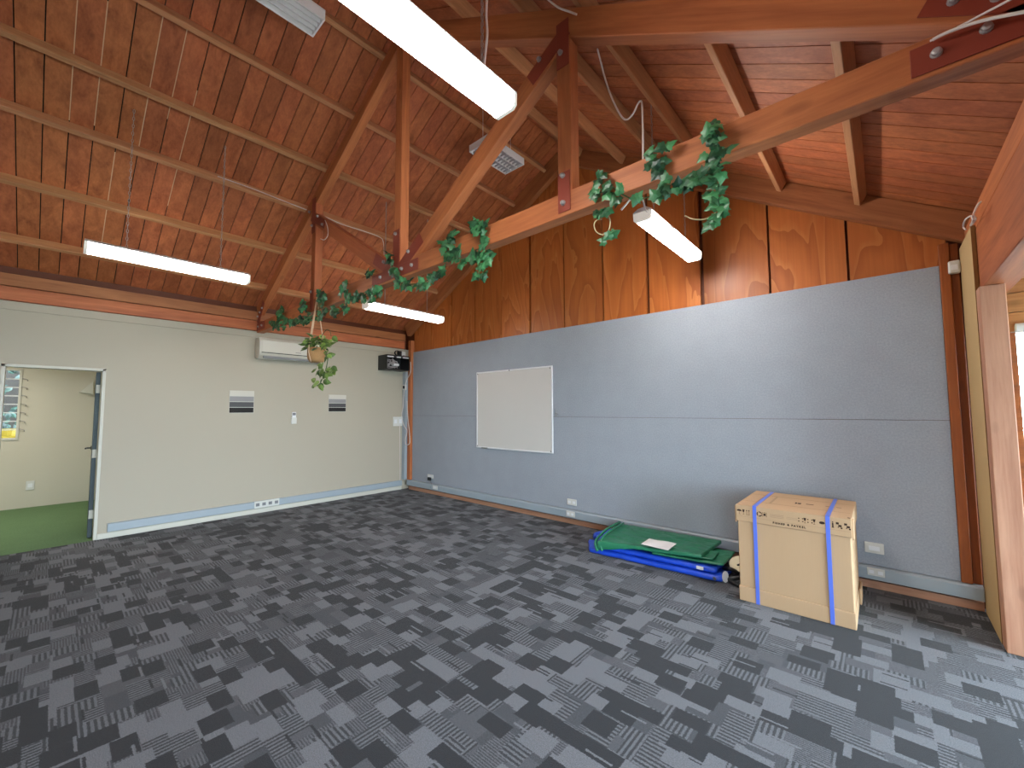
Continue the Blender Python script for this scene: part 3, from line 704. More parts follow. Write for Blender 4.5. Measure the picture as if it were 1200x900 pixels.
# ------------------------------------------------------------------ leaves
def leaf_outline(kind):
    if kind == 'ivy': return [(0, 0), (.22, -.10), (.42, -.02), (.40, .20), (.58, .42), (.32, .50), (.22, .72), (0, 1.05), (-.22, .72), (-.32, .50), (-.58, .42), (-.40, .20), (-.42, -.02), (-.22, -.10)]
    if kind == 'pothos': return [(0, 0), (.26, .06), (.40, .28), (.36, .58), (.18, .86), (0, 1.08), (-.18, .86), (-.36, .58), (-.40, .28), (-.26, .06)]
    return [(0, 0), (.25, .3), (.2, .7), (0, 1.0), (-.2, .7), (-.25, .3)]
def add_leaf(mb, base, direction, normal, size, kind, curl=.22):
    d = Vector(direction).normalized(); n = Vector(normal); n = (n-d*n.dot(d)); n = n.normalized() if n.length > 1e-4 else d.orthogonal().normalized(); s = d.cross(n)
    out = leaf_outline(kind); base = Vector(base)
    def P(u, v): return base+s*u*size+d*v*size+n*(-curl*u*u*1.6-curl*.5*v*v+.02)*size
    ctr = mb.b.verts.new(P(0, .4)+n*.10*size); rim = [mb.b.verts.new(P(u, v)) for u, v in out]
    for i in range(len(rim)): mb.b.faces.new((ctr, rim[i], rim[(i+1) % len(rim)]))
def rv(a=1): return Vector((random.uniform(-a, a), random.uniform(-a, a), random.uniform(-a, a)))

# ivy garlands: clusters of leaves along the tie beam (photo positions carried onto the beam's front plane)
YI = YT-.035
def garland(name, label, vines, clusters, size, seed):
    random.seed(seed)
    c0 = ony(*clusters[0][:2], YI); t = thing(name, (c0.x, YI, c0.z), label, 'ivy garland', 'ivy garlands')
    mb = MB()
    for (px, py, n, sp) in clusters:
        for k in range(n+(3 if seed == 13 else 1)):
            c = ony(px+random.uniform(-sp, sp), py+random.uniform(-sp, sp), YI-random.uniform(-.012, .05))
            dr = Vector((random.uniform(-1, 1), random.uniform(-.35, .1), random.uniform(-1, .6)))
            add_leaf(mb, c, dr, Vector((.35, -1, .25))+rv(.55), size*random.uniform(.75, 1.15), 'ivy')
    mb.build('foliage', M['ivy'], t)
    v = MB()
    for pts, r in vines: v.tube([ony(x, y, YI+dy) for x, y, dy in pts], r, 6, 5)
    v.build('vine', M['vine'], t, smooth=True)
    return t
g1 = garland('ivy_garland', 'ivy garland on the right part of the tie beam, with long drop and ring',
    [([(842, 148, .13), (838, 160, .0), (835, 180, 0), (838, 200, 0), (838, 215, 0), (842, 232, 0), (842, 250, 0)], .004),
     ([(835, 205, .0), (820, 208, .05), (805, 212, .05), (790, 222, .02), (778, 215, 0), (773, 198, 0), (768, 183, .03)], .004),
     ([(776, 222, 0), (765, 229, .05), (750, 233, .05), (738, 232, .02), (725, 225, 0), (712, 215, 0)], .003)],
    [(843, 145, 2, 4), (838, 150, 3, 6), (832, 158, 4, 6), (838, 166, 3, 7), (835, 180, 4, 7), (846, 176, 2, 4), (832, 183, 2, 5), (841, 197, 4, 7), (834, 198, 2, 5), (840, 214, 3, 5), (836, 230, 4, 7), (848, 231, 2, 4), (838, 240, 2, 4), (842, 257, 4, 5), (836, 258, 2, 4), (820, 208, 3, 5), (812, 212, 3, 5), (806, 213, 2, 4), (790, 219, 4, 7), (782, 222, 3, 6), (772, 228, 3, 5), (781, 206, 3, 5), (776, 197, 3, 5), (771, 189, 2, 4), (763, 197, 2, 4), (764, 178, 3, 5), (777, 172, 2, 4), (746, 232, 2, 4), (703, 209, 4, 6), (707, 218, 4, 7), (699, 226, 3, 5), (715, 222, 3, 6), (723, 226, 4, 6), (722, 234, 2, 4), (700, 249, 2, 3), (711, 247, 3, 4), (717, 274, 2, 3), (710, 282, 1, 2)], .056, 11)
v = MB(); v.tube([ony(x, y, YI) for x, y in ((709, 281), (711, 274), (713, 270)) ], .003, 5, 3); v.build('bare_stem', M['stem'], g1, smooth=True)
v = MB(); v.tube([ony(x, y, YI) for x, y in ((712, 250), (715, 260), (713, 270), (707, 275), (699, 272), (696, 264), (699, 258), (705, 257))], .0035, 6, 5)
v.build('curled_stem', M['stem'], g1, smooth=True); v = MB()
v.tube([ony(x, y, YI) for x, y in ((840, 235), (836, 232), (838, 245), (836, 252), (825, 257), (812, 257), (803, 253))], .0035, 6, 5)
v.build('bare_stem', M['stem'], g1, smooth=True)
g2 = garland('ivy_garland', 'ivy garland looped along the middle of the tie beam right of the king post',
    [([(567, 262, .05), (563, 276, 0), (566, 295, 0), (556, 303, .02), (540, 304, .04), (529, 300, 0), (523, 290, 0), (527, 276, .05)], .004), ([(567, 298, 0), (568, 312, 0), (564, 324, 0)], .003),
     ([(523, 312, .05), (510, 323, .02), (495, 331, 0), (479, 333, 0), (467, 330, 0), (460, 314, 0), (457, 298, .05)], .004)],
    [(559, 263, 4, 4), (568, 261, 4, 4), (563, 270, 4, 4), (565, 277, 2, 3), (567, 288, 2, 2), (566, 297, 4, 4), (560, 301, 3, 3), (571, 302, 3, 3), (567, 311, 3, 3), (565, 320, 4, 4), (561, 322, 2, 3), (551, 304, 3, 3), (541, 306, 4, 4), (533, 301, 3, 3), (528, 298, 4, 4), (523, 293, 4, 4), (522, 285, 4, 3), (528, 277, 4, 4), (534, 290, 3, 3), (520, 315, 2, 2), (514, 320, 4, 3), (508, 325, 4, 4), (498, 330, 4, 4), (492, 332, 3, 3), (480, 333, 4, 4), (473, 332, 4, 4), (467, 331, 4, 3), (463, 322, 3, 3), (460, 313, 3, 3), (458, 304, 4, 3), (457, 299, 3, 2)], .068, 12)
g3 = garland('ivy_garland', 'ivy garland wound round the far left end of the tie beam behind the hanging pot',
    [([(440, 340, .0), (425, 350, 0), (410, 349, 0), (404, 338, 0), (405, 358, .0), (393, 368, 0), (378, 360, 0), (358, 376, 0), (338, 376, 0), (328, 368, 0), (323, 384, 0)], .004)],
    [(432, 319, 4, 3), (437, 341, 4, 4), (443, 343, 4, 4), (437, 348, 3, 3), (424, 350, 5, 3), (416, 350, 4, 3), (408, 347, 3, 3), (403, 340, 5, 4), (404, 334, 4, 3), (405, 360, 4, 3), (392, 367, 6, 4), (393, 361, 2, 2), (376, 348, 5, 4), (374, 344, 3, 2), (378, 354, 4, 3), (378, 368, 4, 3), (373, 370, 3, 3), (382, 365, 2, 3), (354, 356, 5, 4), (357, 362, 3, 3), (363, 372, 4, 3), (357, 377, 4, 3), (350, 376, 5, 3), (343, 376, 5, 3), (337, 375, 4, 3), (331, 368, 5, 4), (328, 362, 3, 3), (326, 378, 4, 4), (322, 383, 4, 3), (332, 383, 2, 2), (318, 377, 2, 2)], .072, 13)
tagl = [g1, g2, g3]

# hanging pot plant
random.seed(21)
pc = ony(371, 416, YT-.06); R = .096; PZ0, PZ1 = ony(371, 424.5, YT-.06).z, ony(371, 408, YT-.06).z
hp = thing('hanging_plant', (pc.x, pc.y, PZ0), 'trailing plant in a woven pot hanging on cords from the tie beam', 'plant')
p = MB(); p.lathe([(.0, 0), (R*.72, 0), (R*.93, .035), (R, .09), (R*.97, PZ1-PZ0), (R*.90, PZ1-PZ0), (R*.90, PZ1-PZ0-.02)], (pc.x, pc.y, PZ0), 'Z', 22); p.build('woven_pot', M['basket'], hp, smooth=True)
p = MB(); p.lathe([(0, 0), (R*.89, 0), (R*.89, .008), (0, .014)], (pc.x, pc.y, PZ1-.03), 'Z', 18); p.build('soil', M['soil'], hp)
tz = 2.735
hook = Vector((ony(372, 346, YT-.03).x, YT-.03, 2.80))
for k, (dx, dy) in enumerate(((-.10, -.03), (.04, -.10), (.05, .06))):
    p = MB(); p.tube([hook+Vector((.0+k*.008, -.008*k, 0)), (pc.x+dx, pc.y+dy, PZ1+.02), (pc.x+dx*1.04, pc.y+dy*1.04, PZ1-.06), (pc.x+dx*.7, pc.y+dy*.7, PZ0-.004)], .006, 6); p.build('cord', M['rope'], hp, smooth=True)
lf = MB()
for k in range(64):
    a = random.uniform(0, 2*PI); r = random.uniform(.2, 1.25)*R
    b = Vector((pc.x+r*math.cos(a), pc.y+r*math.sin(a), PZ1+random.uniform(-.03, .13)-(.05 if r > R else 0)))
    add_leaf(lf, b, Vector((math.cos(a), math.sin(a), random.uniform(-.6, .5))), Vector((.4, -.8, .7))+rv(.5), random.uniform(.06, .095), 'pothos', .3)
for (px, py, n, sp) in ((384, 418, 3, 2), (388, 399, 2, 2), (378, 428, 3, 3), (385, 419, 2, 2), (372, 436, 3, 2), (380, 437, 4, 3), (385, 436, 4, 3), (388, 432, 3, 3), (390, 437, 3, 2), (374, 440, 2, 2), (382, 441, 3, 2), (371, 449, 3, 2), (379, 449, 3, 2), (370, 452, 2, 2), (375, 453, 2, 1)):
    for k in range(n): add_leaf(lf, ony(px+random.uniform(-sp, sp), py-3+random.uniform(-sp, sp), pc.y-.03+random.uniform(-.05, .05)), Vector((random.uniform(-1, .8), random.uniform(-.4, .4), random.uniform(-1, .1))), Vector((.3, -1, .5))+rv(.5), random.uniform(.055, .09), 'pothos', .3)
lf.build('foliage', M['pothos'], hp)
p = MB(); p.tube([ony(x, y, pc.y-.02) for x, y in ((378, 408), (384, 416), (383, 428), (380, 438), (376, 448), (372, 452))], .004, 6, 4); p.tube([ony(x, y, pc.y) for x, y in ((376, 395), (383, 386), (387, 389), (388, 394))], .003, 6, 4); p.build('stem', M['vine'], hp, smooth=True)

# hedge, yellow tub and fence outside the louvre window
random.seed(31); hd = MB()
for k in range(1100):
    c = Vector((-5.6+random.uniform(-.3, .3), random.uniform(-8.2, -4.6), random.uniform(-.1, 3.4)))
    add_leaf(hd, c, rv(), Vector((1, .4, .3))+rv(.8), random.uniform(.09, .2), 'plain')
o = hd.build('hedge', M['hedge']); tag(o, 'green hedge seen through the louvre window', 'hedge', kind='stuff')
fm = MB()
for k in range(30): fm.box((-6.35, -9+k*.16, -.15), (-6.32+.004*(k%2), -9+k*.16+.164, 4.2))
tag(fm.build('fence', M['fence']), 'tall brown board fence behind the hedge', 'fence')
yb = onx(9, 504, -4.5); p = MB(); p.lathe([(.0, 0), (.15, 0), (.165, .10), (.175, .10), (.175, .12), (.15, .12)], (yb.x, yb.y, yb.z-.10), 'Z', 18); p.box((yb.x-.2, yb.y-.2, -.15), (yb.x+.2, yb.y+.2, yb.z-.101))
tag(p.build('yellow_tub', M['yellow']), 'yellow tub outside the louvre window', 'tub')

m = MB(); m.box((-5.0, -9, 2.62), (-3.32, -3, 2.7)); struct(m.build('shading_slab', M['fence'], origin=(0, 0, 0)), 'eave slab added over the louvre window, out of view', 'shading')  # unseen slab added to cut the sky light outside this window
# ------------------------------------------------------------------ lamps
def batten(x, y0, y1, z, label, hang, tube='lit'):
    """a lit fluorescent batten along y; z is the underside of its diffuser; hang = chains' upper ends"""
    t = thing('fluorescent_light', (x, (y0+y1)/2, z), label, 'light', 'lit fluorescent battens')
    w, h = .075, .085
    p = MB(); p.poly([(x-w, y0, z+.072), (x+w, y0, z+.072), (x+w, y0, z+.080), (x+w*.45, y0, z+h+.02), (x-w*.45, y0, z+h+.02), (x-w, y0, z+.080)], (0, y1-y0, 0)); p.build('steel_body', M['lampwhite'], t, bevel=.002)
    p = MB(); p.poly([(x-w+.004, y0+.02, z+.0715), (x-w+.006, y0+.02, z+.016), (x-w+.022, y0+.02, z), (x+w-.022, y0+.02, z), (x+w-.006, y0+.02, z+.016), (x+w-.004, y0+.02, z+.0715)], (0, y1-y0-.04, 0)); p.build('diffuser', M[tube], t)
    for y in (y0, y1-.019):
        p = MB(); p.poly([(x-w+.001, y, z+.0715), (x-w+.003, y, z+.013), (x-w+.021, y, z-.003), (x+w-.021, y, z-.003), (x+w-.003, y, z+.013), (x+w-.001, y, z+.0715)], (0, .019, 0)); p.build('end_cap', M['cap'], t)
    for (yy, top) in hang:
        p = MB(); a = Vector((x, yy, z+h+.02)); b = Vector((x, yy, top)); n = int((b-a).length/.034)
        for k in range(n):
            c = a+(b-a)*((k+.5)/n); hv = Vector((.006, 0, 0)) if k % 2 else Vector((0, .006, 0))
            p.tube([c-Vector((0, 0, .02)), c-Vector((0, 0, .01))+hv, c+Vector((0, 0, .01))+hv, c+Vector((0, 0, .02)), c+Vector((0, 0, .01))-hv, c-Vector((0, 0, .01))-hv, c-Vector((0, 0, .02))], .0026, 4)
        p.build('chain', M['chain'], t)
    return t
def rf(x, off=PD+CH): return roof_plane(x, off)-.004
LX = 2.03
la, lb_ = onz(98, 297, 2.845), onz(287, 334, 2.845)
batten(2.02, -4.54, -3.33, 2.845, 'left lit fluorescent batten hanging over the white wall', ((-4.28, rf(2.02)), (-3.58, rf(2.02))), 'lit_dim')
batten(2.12, -2.06, -.84, 2.80, 'smallest lit fluorescent batten, hanging below the ivy in the far corner', ((-1.78, rf(2.12)), (-1.10, rf(2.12))), 'lit_dim')
batten(5.60, -1.60, -.38, 3.0, 'lit fluorescent batten in front of the plywood gable', ((-1.36, rf(5.6)), (-.62, rf(5.6))))
batten(5.60, -4.42, -3.19, 3.0, 'largest lit fluorescent batten, nearest, at the top of the picture', ((-4.18, rf(5.6)), (-3.36, rf(5.6))))

def louvre_light(x0, x1, y0, y1, z, label, slats, rows, hang):
    t = thing('louvre_light', ((x0+x1)/2, (y0+y1)/2, z), label, 'light')
    p = MB(); h = .07
    p.box((x0, y0, z), (x0+.014, y1, z+h)); p.box((x1-.014, y0, z), (x1, y1, z+h)); p.box((x0+.014, y0, z), (x1-.014, y0+.014, z+h)); p.box((x0+.014, y1-.014, z), (x1-.014, y1, z+h)); p.box((x0, y0, z+h), (x1, y1, z+h+.012))
    p.build('housing', M['lampwhite'], t, bevel=.002)
    for k in range(rows):
        c = x0+.014+(x1-x0-.028)*(k+.5)/rows; w = (x1-x0-.028)/rows
        p = MB()
        p.box((c-w*.46, y0+.015, z+.052), (c+w*.46, y1-.015, z+.056)); p.tube([(c, y0+.03, z+.036), (c, y1-.03, z+.036)], .010, 8)
        p.build('reflector', M['alu'], t)
        if k: p = MB(); p.box((c-w/2-.004, y0+.015, z+.002), (c-w/2+.004, y1-.015, z+.05)); p.build('divider', M['lampwhite'], t)
    p = MB()
    for k in range(1, slats):
        y = y0+(y1-y0)*k/slats; p.box((x0+.015, y-.003, z+.003), (x1-.015, y+.003, z+.022))
    if slats > 1: p.build('cross_blades', M['alu'], t)
    for (xx, yy) in hang:
        p = MB(); p.tube([(xx, yy, z+h+.012), (xx, yy, roof_plane(xx, PD+CH)-.004)], .003, 6); p.build('wire', M['cable'], t)
    return t
louvre_light(3.62, 3.925, -1.65, -1.05, 4.395, 'small unlit louvred light under the ridge behind the sloping strut', 12, 3, ((3.77, -1.58), (3.77, -1.12)))
louvre_light(3.845, 4.055, -4.75, -3.455, 4.345, 'unlit louvred light at the top left of the picture beside the biggest lamp', 1, 4, ((3.95, -4.6), (3.95, -3.6)))

# ------------------------------------------------------------------ loose cables in the roof
def cable(label, pts, r=.006, mat='cable', name='white_cable', seg=6):
    p = MB(); p.tube(pts, r, 6, seg); return tag(p.build(name, M[mat], smooth=True), label, 'cable')
q = lambda x, y, d: ony(x, y, d)
cable('white cable running up beside the chain of the biggest lamp', [(5.59, -3.40, 3.105), ony(566, 95, -3.38), ony(568, 70, -3.37), ony(571, 40, -3.37), ony(570, 15, -3.36), ony(571.5, -20, -3.36)])
cable('short white cable drooping at the top centre beside the sloping beam', [q(630, -12, -2.78), q(643, 0, -2.76), q(655, 9, -2.74), q(668, 14, -2.72), q(676, 17, -2.70)])
cable('white cable dangling in a deep loop to the right of the bolted hanging post', [q(700, 57, -2.52), q(704, 72, -2.45), q(710, 95, -2.4), q(718, 117, -2.4), q(728, 136, -2.4), q(735, 140, -2.4), q(742, 133, -2.4), q(748, 121, -2.42), q(752, 120, -2.44), q(753, 140, -2.5), q(753.5, 165, -2.55), q(753.5, 190, -2.56)], .0055)
cable('white cable lying along the lamp before the plywood gable', [q(752, 229, -1.75), q(754, 236, -1.70), q(757, 246, -1.63), q(766, 255, -1.45), q(778, 261, -1.3), q(788, 267, -1.2), q(789, 271, -1.2)], .007)
cable('short white cable end hanging under the ivy beside the lamp', [q(728, 246, -2.60), q(734, 239, -2.60), q(740, 232, -2.58)], .006)
cable('thick white cable at the top right running to the red bolted plates', [q(1093, 46.5, -2.69), q(1110, 38, -2.70), q(1135, 29, -2.71), q(1160, 22, -2.72), q(1200, 14, -2.74), q(1240, 6, -2.76)], .006)
cable('thin white cable at the top right slanting over the red bolted plates', [q(1090, 48, -2.685), q(1115, 36, -2.70), q(1145, 20, -2.72), q(1185, -1, -2.76), q(1210, -14, -2.8)], .004)
# conduit on the third left purlin
xq = solve_left(300, 225)
def on3(px, py): 
    n = Vector((SL, 0, -1)).normalized(); b = at(px, py, (-SL, 0, 1), Z0+CH/cl); return b+n*.008
cable('thin white conduit clipped along the third purlin of the left slope', [on3(255, 206), on3(300, 222), on3(330, 234), on3(362, 246.5)], .005, seg=4)
cable('thin white conduit continuing past the left hanging post and dropping at the tie beam', [on3(376, 251), on3(400, 262), on3(425, 270), on3(444, 277), on3(449, 283), on3(450, 298)], .005, seg=4)
cable('small white wire loop beside the head of the left hanging post', [q(381, 258, -2.70), q(384, 267, -2.70), q(384, 276, -2.70), q(380, 281, -2.70), q(376, 280, -2.70)], .004)
# hook and wire above the leaning board
cable('bent pale wire hook above the leaning fibreboard', [onx(1150, 236, 7.43), onx(1146, 240, 7.42), onx(1141, 251, 7.42), onx(1143.5, 256, 7.42), onx(1140, 262, 7.42), onx(1137.5, 264, 7.42), onx(1140, 258, 7.41), onx(1138, 253, 7.41), onx(1131, 258, 7.41), onx(1129, 266, 7.41), onx(1132, 269, 7.41)], .005, name='wire_hook')

# ------------------------------------------------------------------ right side: leaning fibreboard and post
fb = thing('fibreboard_sheet', (RX+.015, -.27, 0), 'tall raw fibreboard sheet standing against the right-hand post', 'board')
p = MB(); p.box((RX+.005, -.552, .0), (RX+.026, -.004, 2.735)); p.build('sheet', M['board_mdf'], fb)
p = MB(); p.box((RX+.0055, -.5565, .0), (RX+.0255, -.5522, 2.735)); p.build('raw_edge', M['board_edge'], fb)
o = beam('timber_post', (RX+.064, -.623, 0), (RX+.064, -.623, 2.289), .112, .124, M['raw'], side=Vector((1, 0, 0))); tag(o, 'thick pale reddish timber post at the right edge under the deep beam', 'post')
o = beam('timber_post', (RX+.075, -5.9, 0), (RX+.075, -5.9, 2.289), .12, .12, M['raw'], side=Vector((1, 0, 0))); tag(o, 'timber post behind the viewer under the deep beam', 'post')

# ------------------------------------------------------------------ cardboard box
bx = thing('cardboard_box', (6.40, -.6, 0), 'big cardboard appliance box with two blue straps standing before the pinboard', 'box')
rotz = Matrix.Rotation(math.radians(.3), 3, 'Z'); BC = Vector((6.40, -.6, 0))
W2, D0, D1, BH = .357, -.365, .365, .742
def bb(lo, hi, name, mat, bev=.004, parent=bx):
    p = MB(); p.box(BC+Vector(lo), BC+Vector(hi)); bmesh.ops.rotate(p.b, verts=p.b.verts[:], cent=BC, matrix=rotz); return p.build(name, M[mat], parent, bevel=bev, seg=2)
bb((-W2+.006, D0+.006, .11), (W2-.006, D1-.006, BH-.02), 'body', 'card', .006)
bb((-W2, D0, 0.0), (W2, D1, .112), 'base_tray', 'card', .006)
# lid with turned-down rim
p = MB()
for lo, hi in (((-W2-.002, D0-.002, BH-.004), (W2+.002, D1+.002, BH)), ((-W2-.002, D0-.002, .615), (W2+.002, D0+.003, BH-.004)), ((-W2-.002, D1-.003, .615), (W2+.002, D1+.002, BH-.004)), ((-W2-.004, D0+.003, .615), (-W2+.001, D1-.003, BH-.004)), ((W2-.001, D0+.003, .615), (W2+.004, D1-.003, BH-.004))): p.box(BC+Vector(lo), BC+Vector(hi))
bmesh.ops.rotate(p.b, verts=p.b.verts[:], cent=BC, matrix=rotz); p.build('lid', M['card'], bx, bevel=.003)
bb((-W2-.012, D0+.005, .60), (-W2-.003, D0+.16, BH-.012), 'corner_flap', 'card', .003)
bb((W2+.003, D0+.005, .60), (W2+.012, D0+.10, BH-.012), 'corner_flap', 'card', .003)
bb((W2+.002, D1-.22, .0), (W2+.014, D1-.02, .118), 'corner_flap', 'card', .003)
for sx in (-.228, .228):
    p = MB(); w = .0125; e = .0035
    for lo, hi in (((sx-w, D0-e-.001, .002), (sx+w, D0-.0005, BH+e)), ((sx-w, D0-.001, BH+.0005), (sx+w, D1+.001, BH+e)), ((sx-w, D1+.0005, .002), (sx+w, D1+e+.001, BH+e))): p.box(BC+Vector(lo), BC+Vector(hi))
    bmesh.ops.rotate(p.b, verts=p.b.verts[:], cent=BC, matrix=rotz); p.build('packing_strap', M['strap'], bx)
yf = D0-.0026
def ink_build(p, name, mat): 
    bmesh.ops.rotate(p.b, verts=p.b.verts[:], cent=BC, matrix=rotz); return p.build(name, M[mat], bx)
def fbox(p, x, z, w, h): p.box(BC+Vector((x-w/2, yf, z-h/2)), BC+Vector((x+w/2, yf+.0008, z+h/2)))
def fpoly(p, pts): p.poly([BC+Vector((x, yf, z)) for x, z in pts], (0, .0008, 0))
p = MB(); fbox(p, 0, .655, .70, .0016); fbox(p, .0, .618, .71, .002); ink_build(p, 'printed_line', 'ink_pale')
# lettering
tc = bpy.data.curves.new('lettering', 'FONT'); tc.body = 'FISHER & PAYKEL'; tc.size = .0195; tc.align_x = 'CENTER'; tc.space_character = 1.42; tc.extrude = .0004; tc.offset = .0011
to = bpy.data.objects.new('lettering_source', tc); COL.objects.link(to); bpy.context.view_layer.update()
tm = bpy.data.meshes.new_from_object(to.evaluated_get(bpy.context.evaluated_depsgraph_get())); bpy.data.objects.remove(to); bpy.data.curves.remove(tc)
tm.materials.clear(); tm.materials.append(M['ink']); lt = bpy.data.objects.new('lettering', tm); COL.objects.link(lt); lt.parent = bx
lv = rotz @ Vector((-.005, yf+.0004, .633)); lt.location = lv; lt.rotation_euler = (PI/2, 0, math.radians(.3)); tm.name = 'lettering'
# handling symbols
def sym(kind, x, z=.690):
    p = MB(); s = .018
    if kind == 'umbrella':
        fpoly(p, [(x+s*math.cos(PI*k/8), z+.002+s*.8*math.sin(PI*k/8)) for k in range(9)]); fbox(p, x, z-.010, .002, .022); fbox(p, x+.004, z-.021, .008, .002)
    elif kind == 'goblet':
        fpoly(p, [(x-.009, z+.018), (x+.009, z+.018), (x+.004, z-.002), (x-.004, z-.002)]); fbox(p, x, z-.010, .002, .016); fbox(p, x, z-.018, .012, .002)
    elif kind == 'arrows':
        for dx in (-.008, .008): fbox(p, x+dx, z-.003, .0025, .03); fpoly(p, [(x+dx-.006, z+.010), (x+dx+.006, z+.010), (x+dx, z+.020)])
        fbox(p, x, z-.020, .026, .002)
    elif kind == 'ring':
        for k in range(3):
            a0 = k*2*PI/3+.2; pts = [(x+.019*math.cos(a0+1.7*q/6), z+.019*math.sin(a0+1.7*q/6)) for q in range(7)]+[(x+.012*math.cos(a0+1.7*q/6), z+.012*math.sin(a0+1.7*q/6)) for q in range(6, -1, -1)]
            fpoly(p, pts)
    elif kind == 'clamp':
        fbox(p, x, z, .014, .018); fbox(p, x-.012, z, .003, .034); fbox(p, x+.012, z, .003, .034); fbox(p, x, z+.016, .010, .003)
    elif kind == 'dots':
        for i in range(2):
            for j in range(2): fbox(p, x-.012+.024*i, z-.010+.02*j, .008, .007)
    elif kind == 'trolley':
        fbox(p, x-.008, z+.012, .016, .014); fbox(p, x+.006, z-.004, .018, .014); fbox(p, x+.014, z-.018, .010, .010); fbox(p, x-.004, z-.014, .006, .006)
    elif kind == 'person':
        fbox(p, x, z-.004, .008, .030); fbox(p, x, z+.017, .006, .008); fbox(p, x, z-.020, .014, .004)
    elif kind == 'blob':
        fpoly(p, [(x+.017*math.cos(k*PI/5), z+.010*math.sin(k*PI/5)) for k in range(10)])
    ink_build(p, 'handling_symbol', 'ink')
for kd, x in (('umbrella', -.335), ('goblet', -.305), ('arrows', -.274), ('ring', -.195), ('clamp', -.160), ('dots', .07), ('goblet', .095), ('dots', .125), ('goblet', .150), ('blob', .195), ('person', .256), ('trolley', .29), ('trolley', .335)): sym(kd, x)
p = MB()
for k in range(3): fbox(p, -.08, .700-.010*k, .09, .003)
for k in range(2): fbox(p, .015, .694-.010*k, .07, .0022)
ink_build(p, 'printed_text', 'ink_pale')
p = MB(); zt = BH+.0004
for lo, hi in (((-.35, -.17), (.35, -.164)), ((-.35, .17), (.35, .176)), ((-.165, -.16), (-.150, .17))): p.box(BC+Vector((lo[0], lo[1], zt)), BC+Vector((hi[0], hi[1], zt+.0007)))
ink_build(p, 'lid_seam', 'card_edge')
p = MB()
for (x, y, w, h) in ((.0, -.02, .012, .05), (.022, -.02, .022, .045), (.09, -.01, .05, .016), (.20, -.0, .02, .008), (.27, .0, .03, .008)): p.box(BC+Vector((x-w/2, y-h/2, zt)), BC+Vector((x+w/2, y+h/2, zt+.0007)))
ink_build(p, 'lid_print', 'ink')
p = MB(); p.lathe([(.009, 0), (.009, .0015)], BC+Vector((.345, D0+.03, BH+.0002)), 'Z', 10); bmesh.ops.rotate(p.b, verts=p.b.verts[:], cent=BC, matrix=rotz); p.build('plug_hole', M['dark'], bx)

# ------------------------------------------------------------------ tarpaulins
def slab(mb, x0, x1, y0, y1, z0, z1, amp, seed, skew=0, nu=44, nv=30, sag=0):
    """a folded sheet pad: rounded rim, wrinkled top"""
    cx, cy = (x0+x1)/2, (y0+y1)/2; hx_, hy_, h = (x1-x0)/2, (y1-y0)/2, z1-z0
    def fn(u, v):
        a = 2*PI*u; r = v*2 if v <= .5 else (1-v)*2     # v 0..0.5 top centre to rim, 0.5..1 rim to bottom centre
        ca, sa = math.cos(a), math.sin(a); e = .28
        sx = math.copysign(abs(ca)**e, ca); sy = math.copysign(abs(sa)**e, sa)
        rim = r**.45 if r < 1 else 1
        rr = r if r < .8 else .8+.2*math.sin((r-.8)/.2*PI/2)
        edge = math.sqrt(max(0, 1-max(0, (r-.86)/.14)**2)) if r > .86 else 1
        x = cx+hx_*sx*rr; y = cy+hy_*sy*rr+skew*sx*rr
        nz = mnoise.noise(Vector((x*7, y*16+x*3, seed)))*amp + mnoise.noise(Vector((x*22, y*30, seed+5)))*amp*.35
        x += mnoise.noise(Vector((y*9, seed, x*2)))*amp*1.2*rr; y += mnoise.noise(Vector((x*7, seed+9, y*2)))*amp*1.2*rr
        top = v <= .5
        z = z0+h*.5+(h*.5*edge if top else -h*.5*edge)
        if top: z += nz*(.35+.65*edge)-sag*rr*rr
        return Vector((x, y, max(z, z0+.001)))
    mb.grid(fn, nu, nv, True)
    bmesh.ops.remove_doubles(mb.b, verts=mb.b.verts[:], dist=.0006)
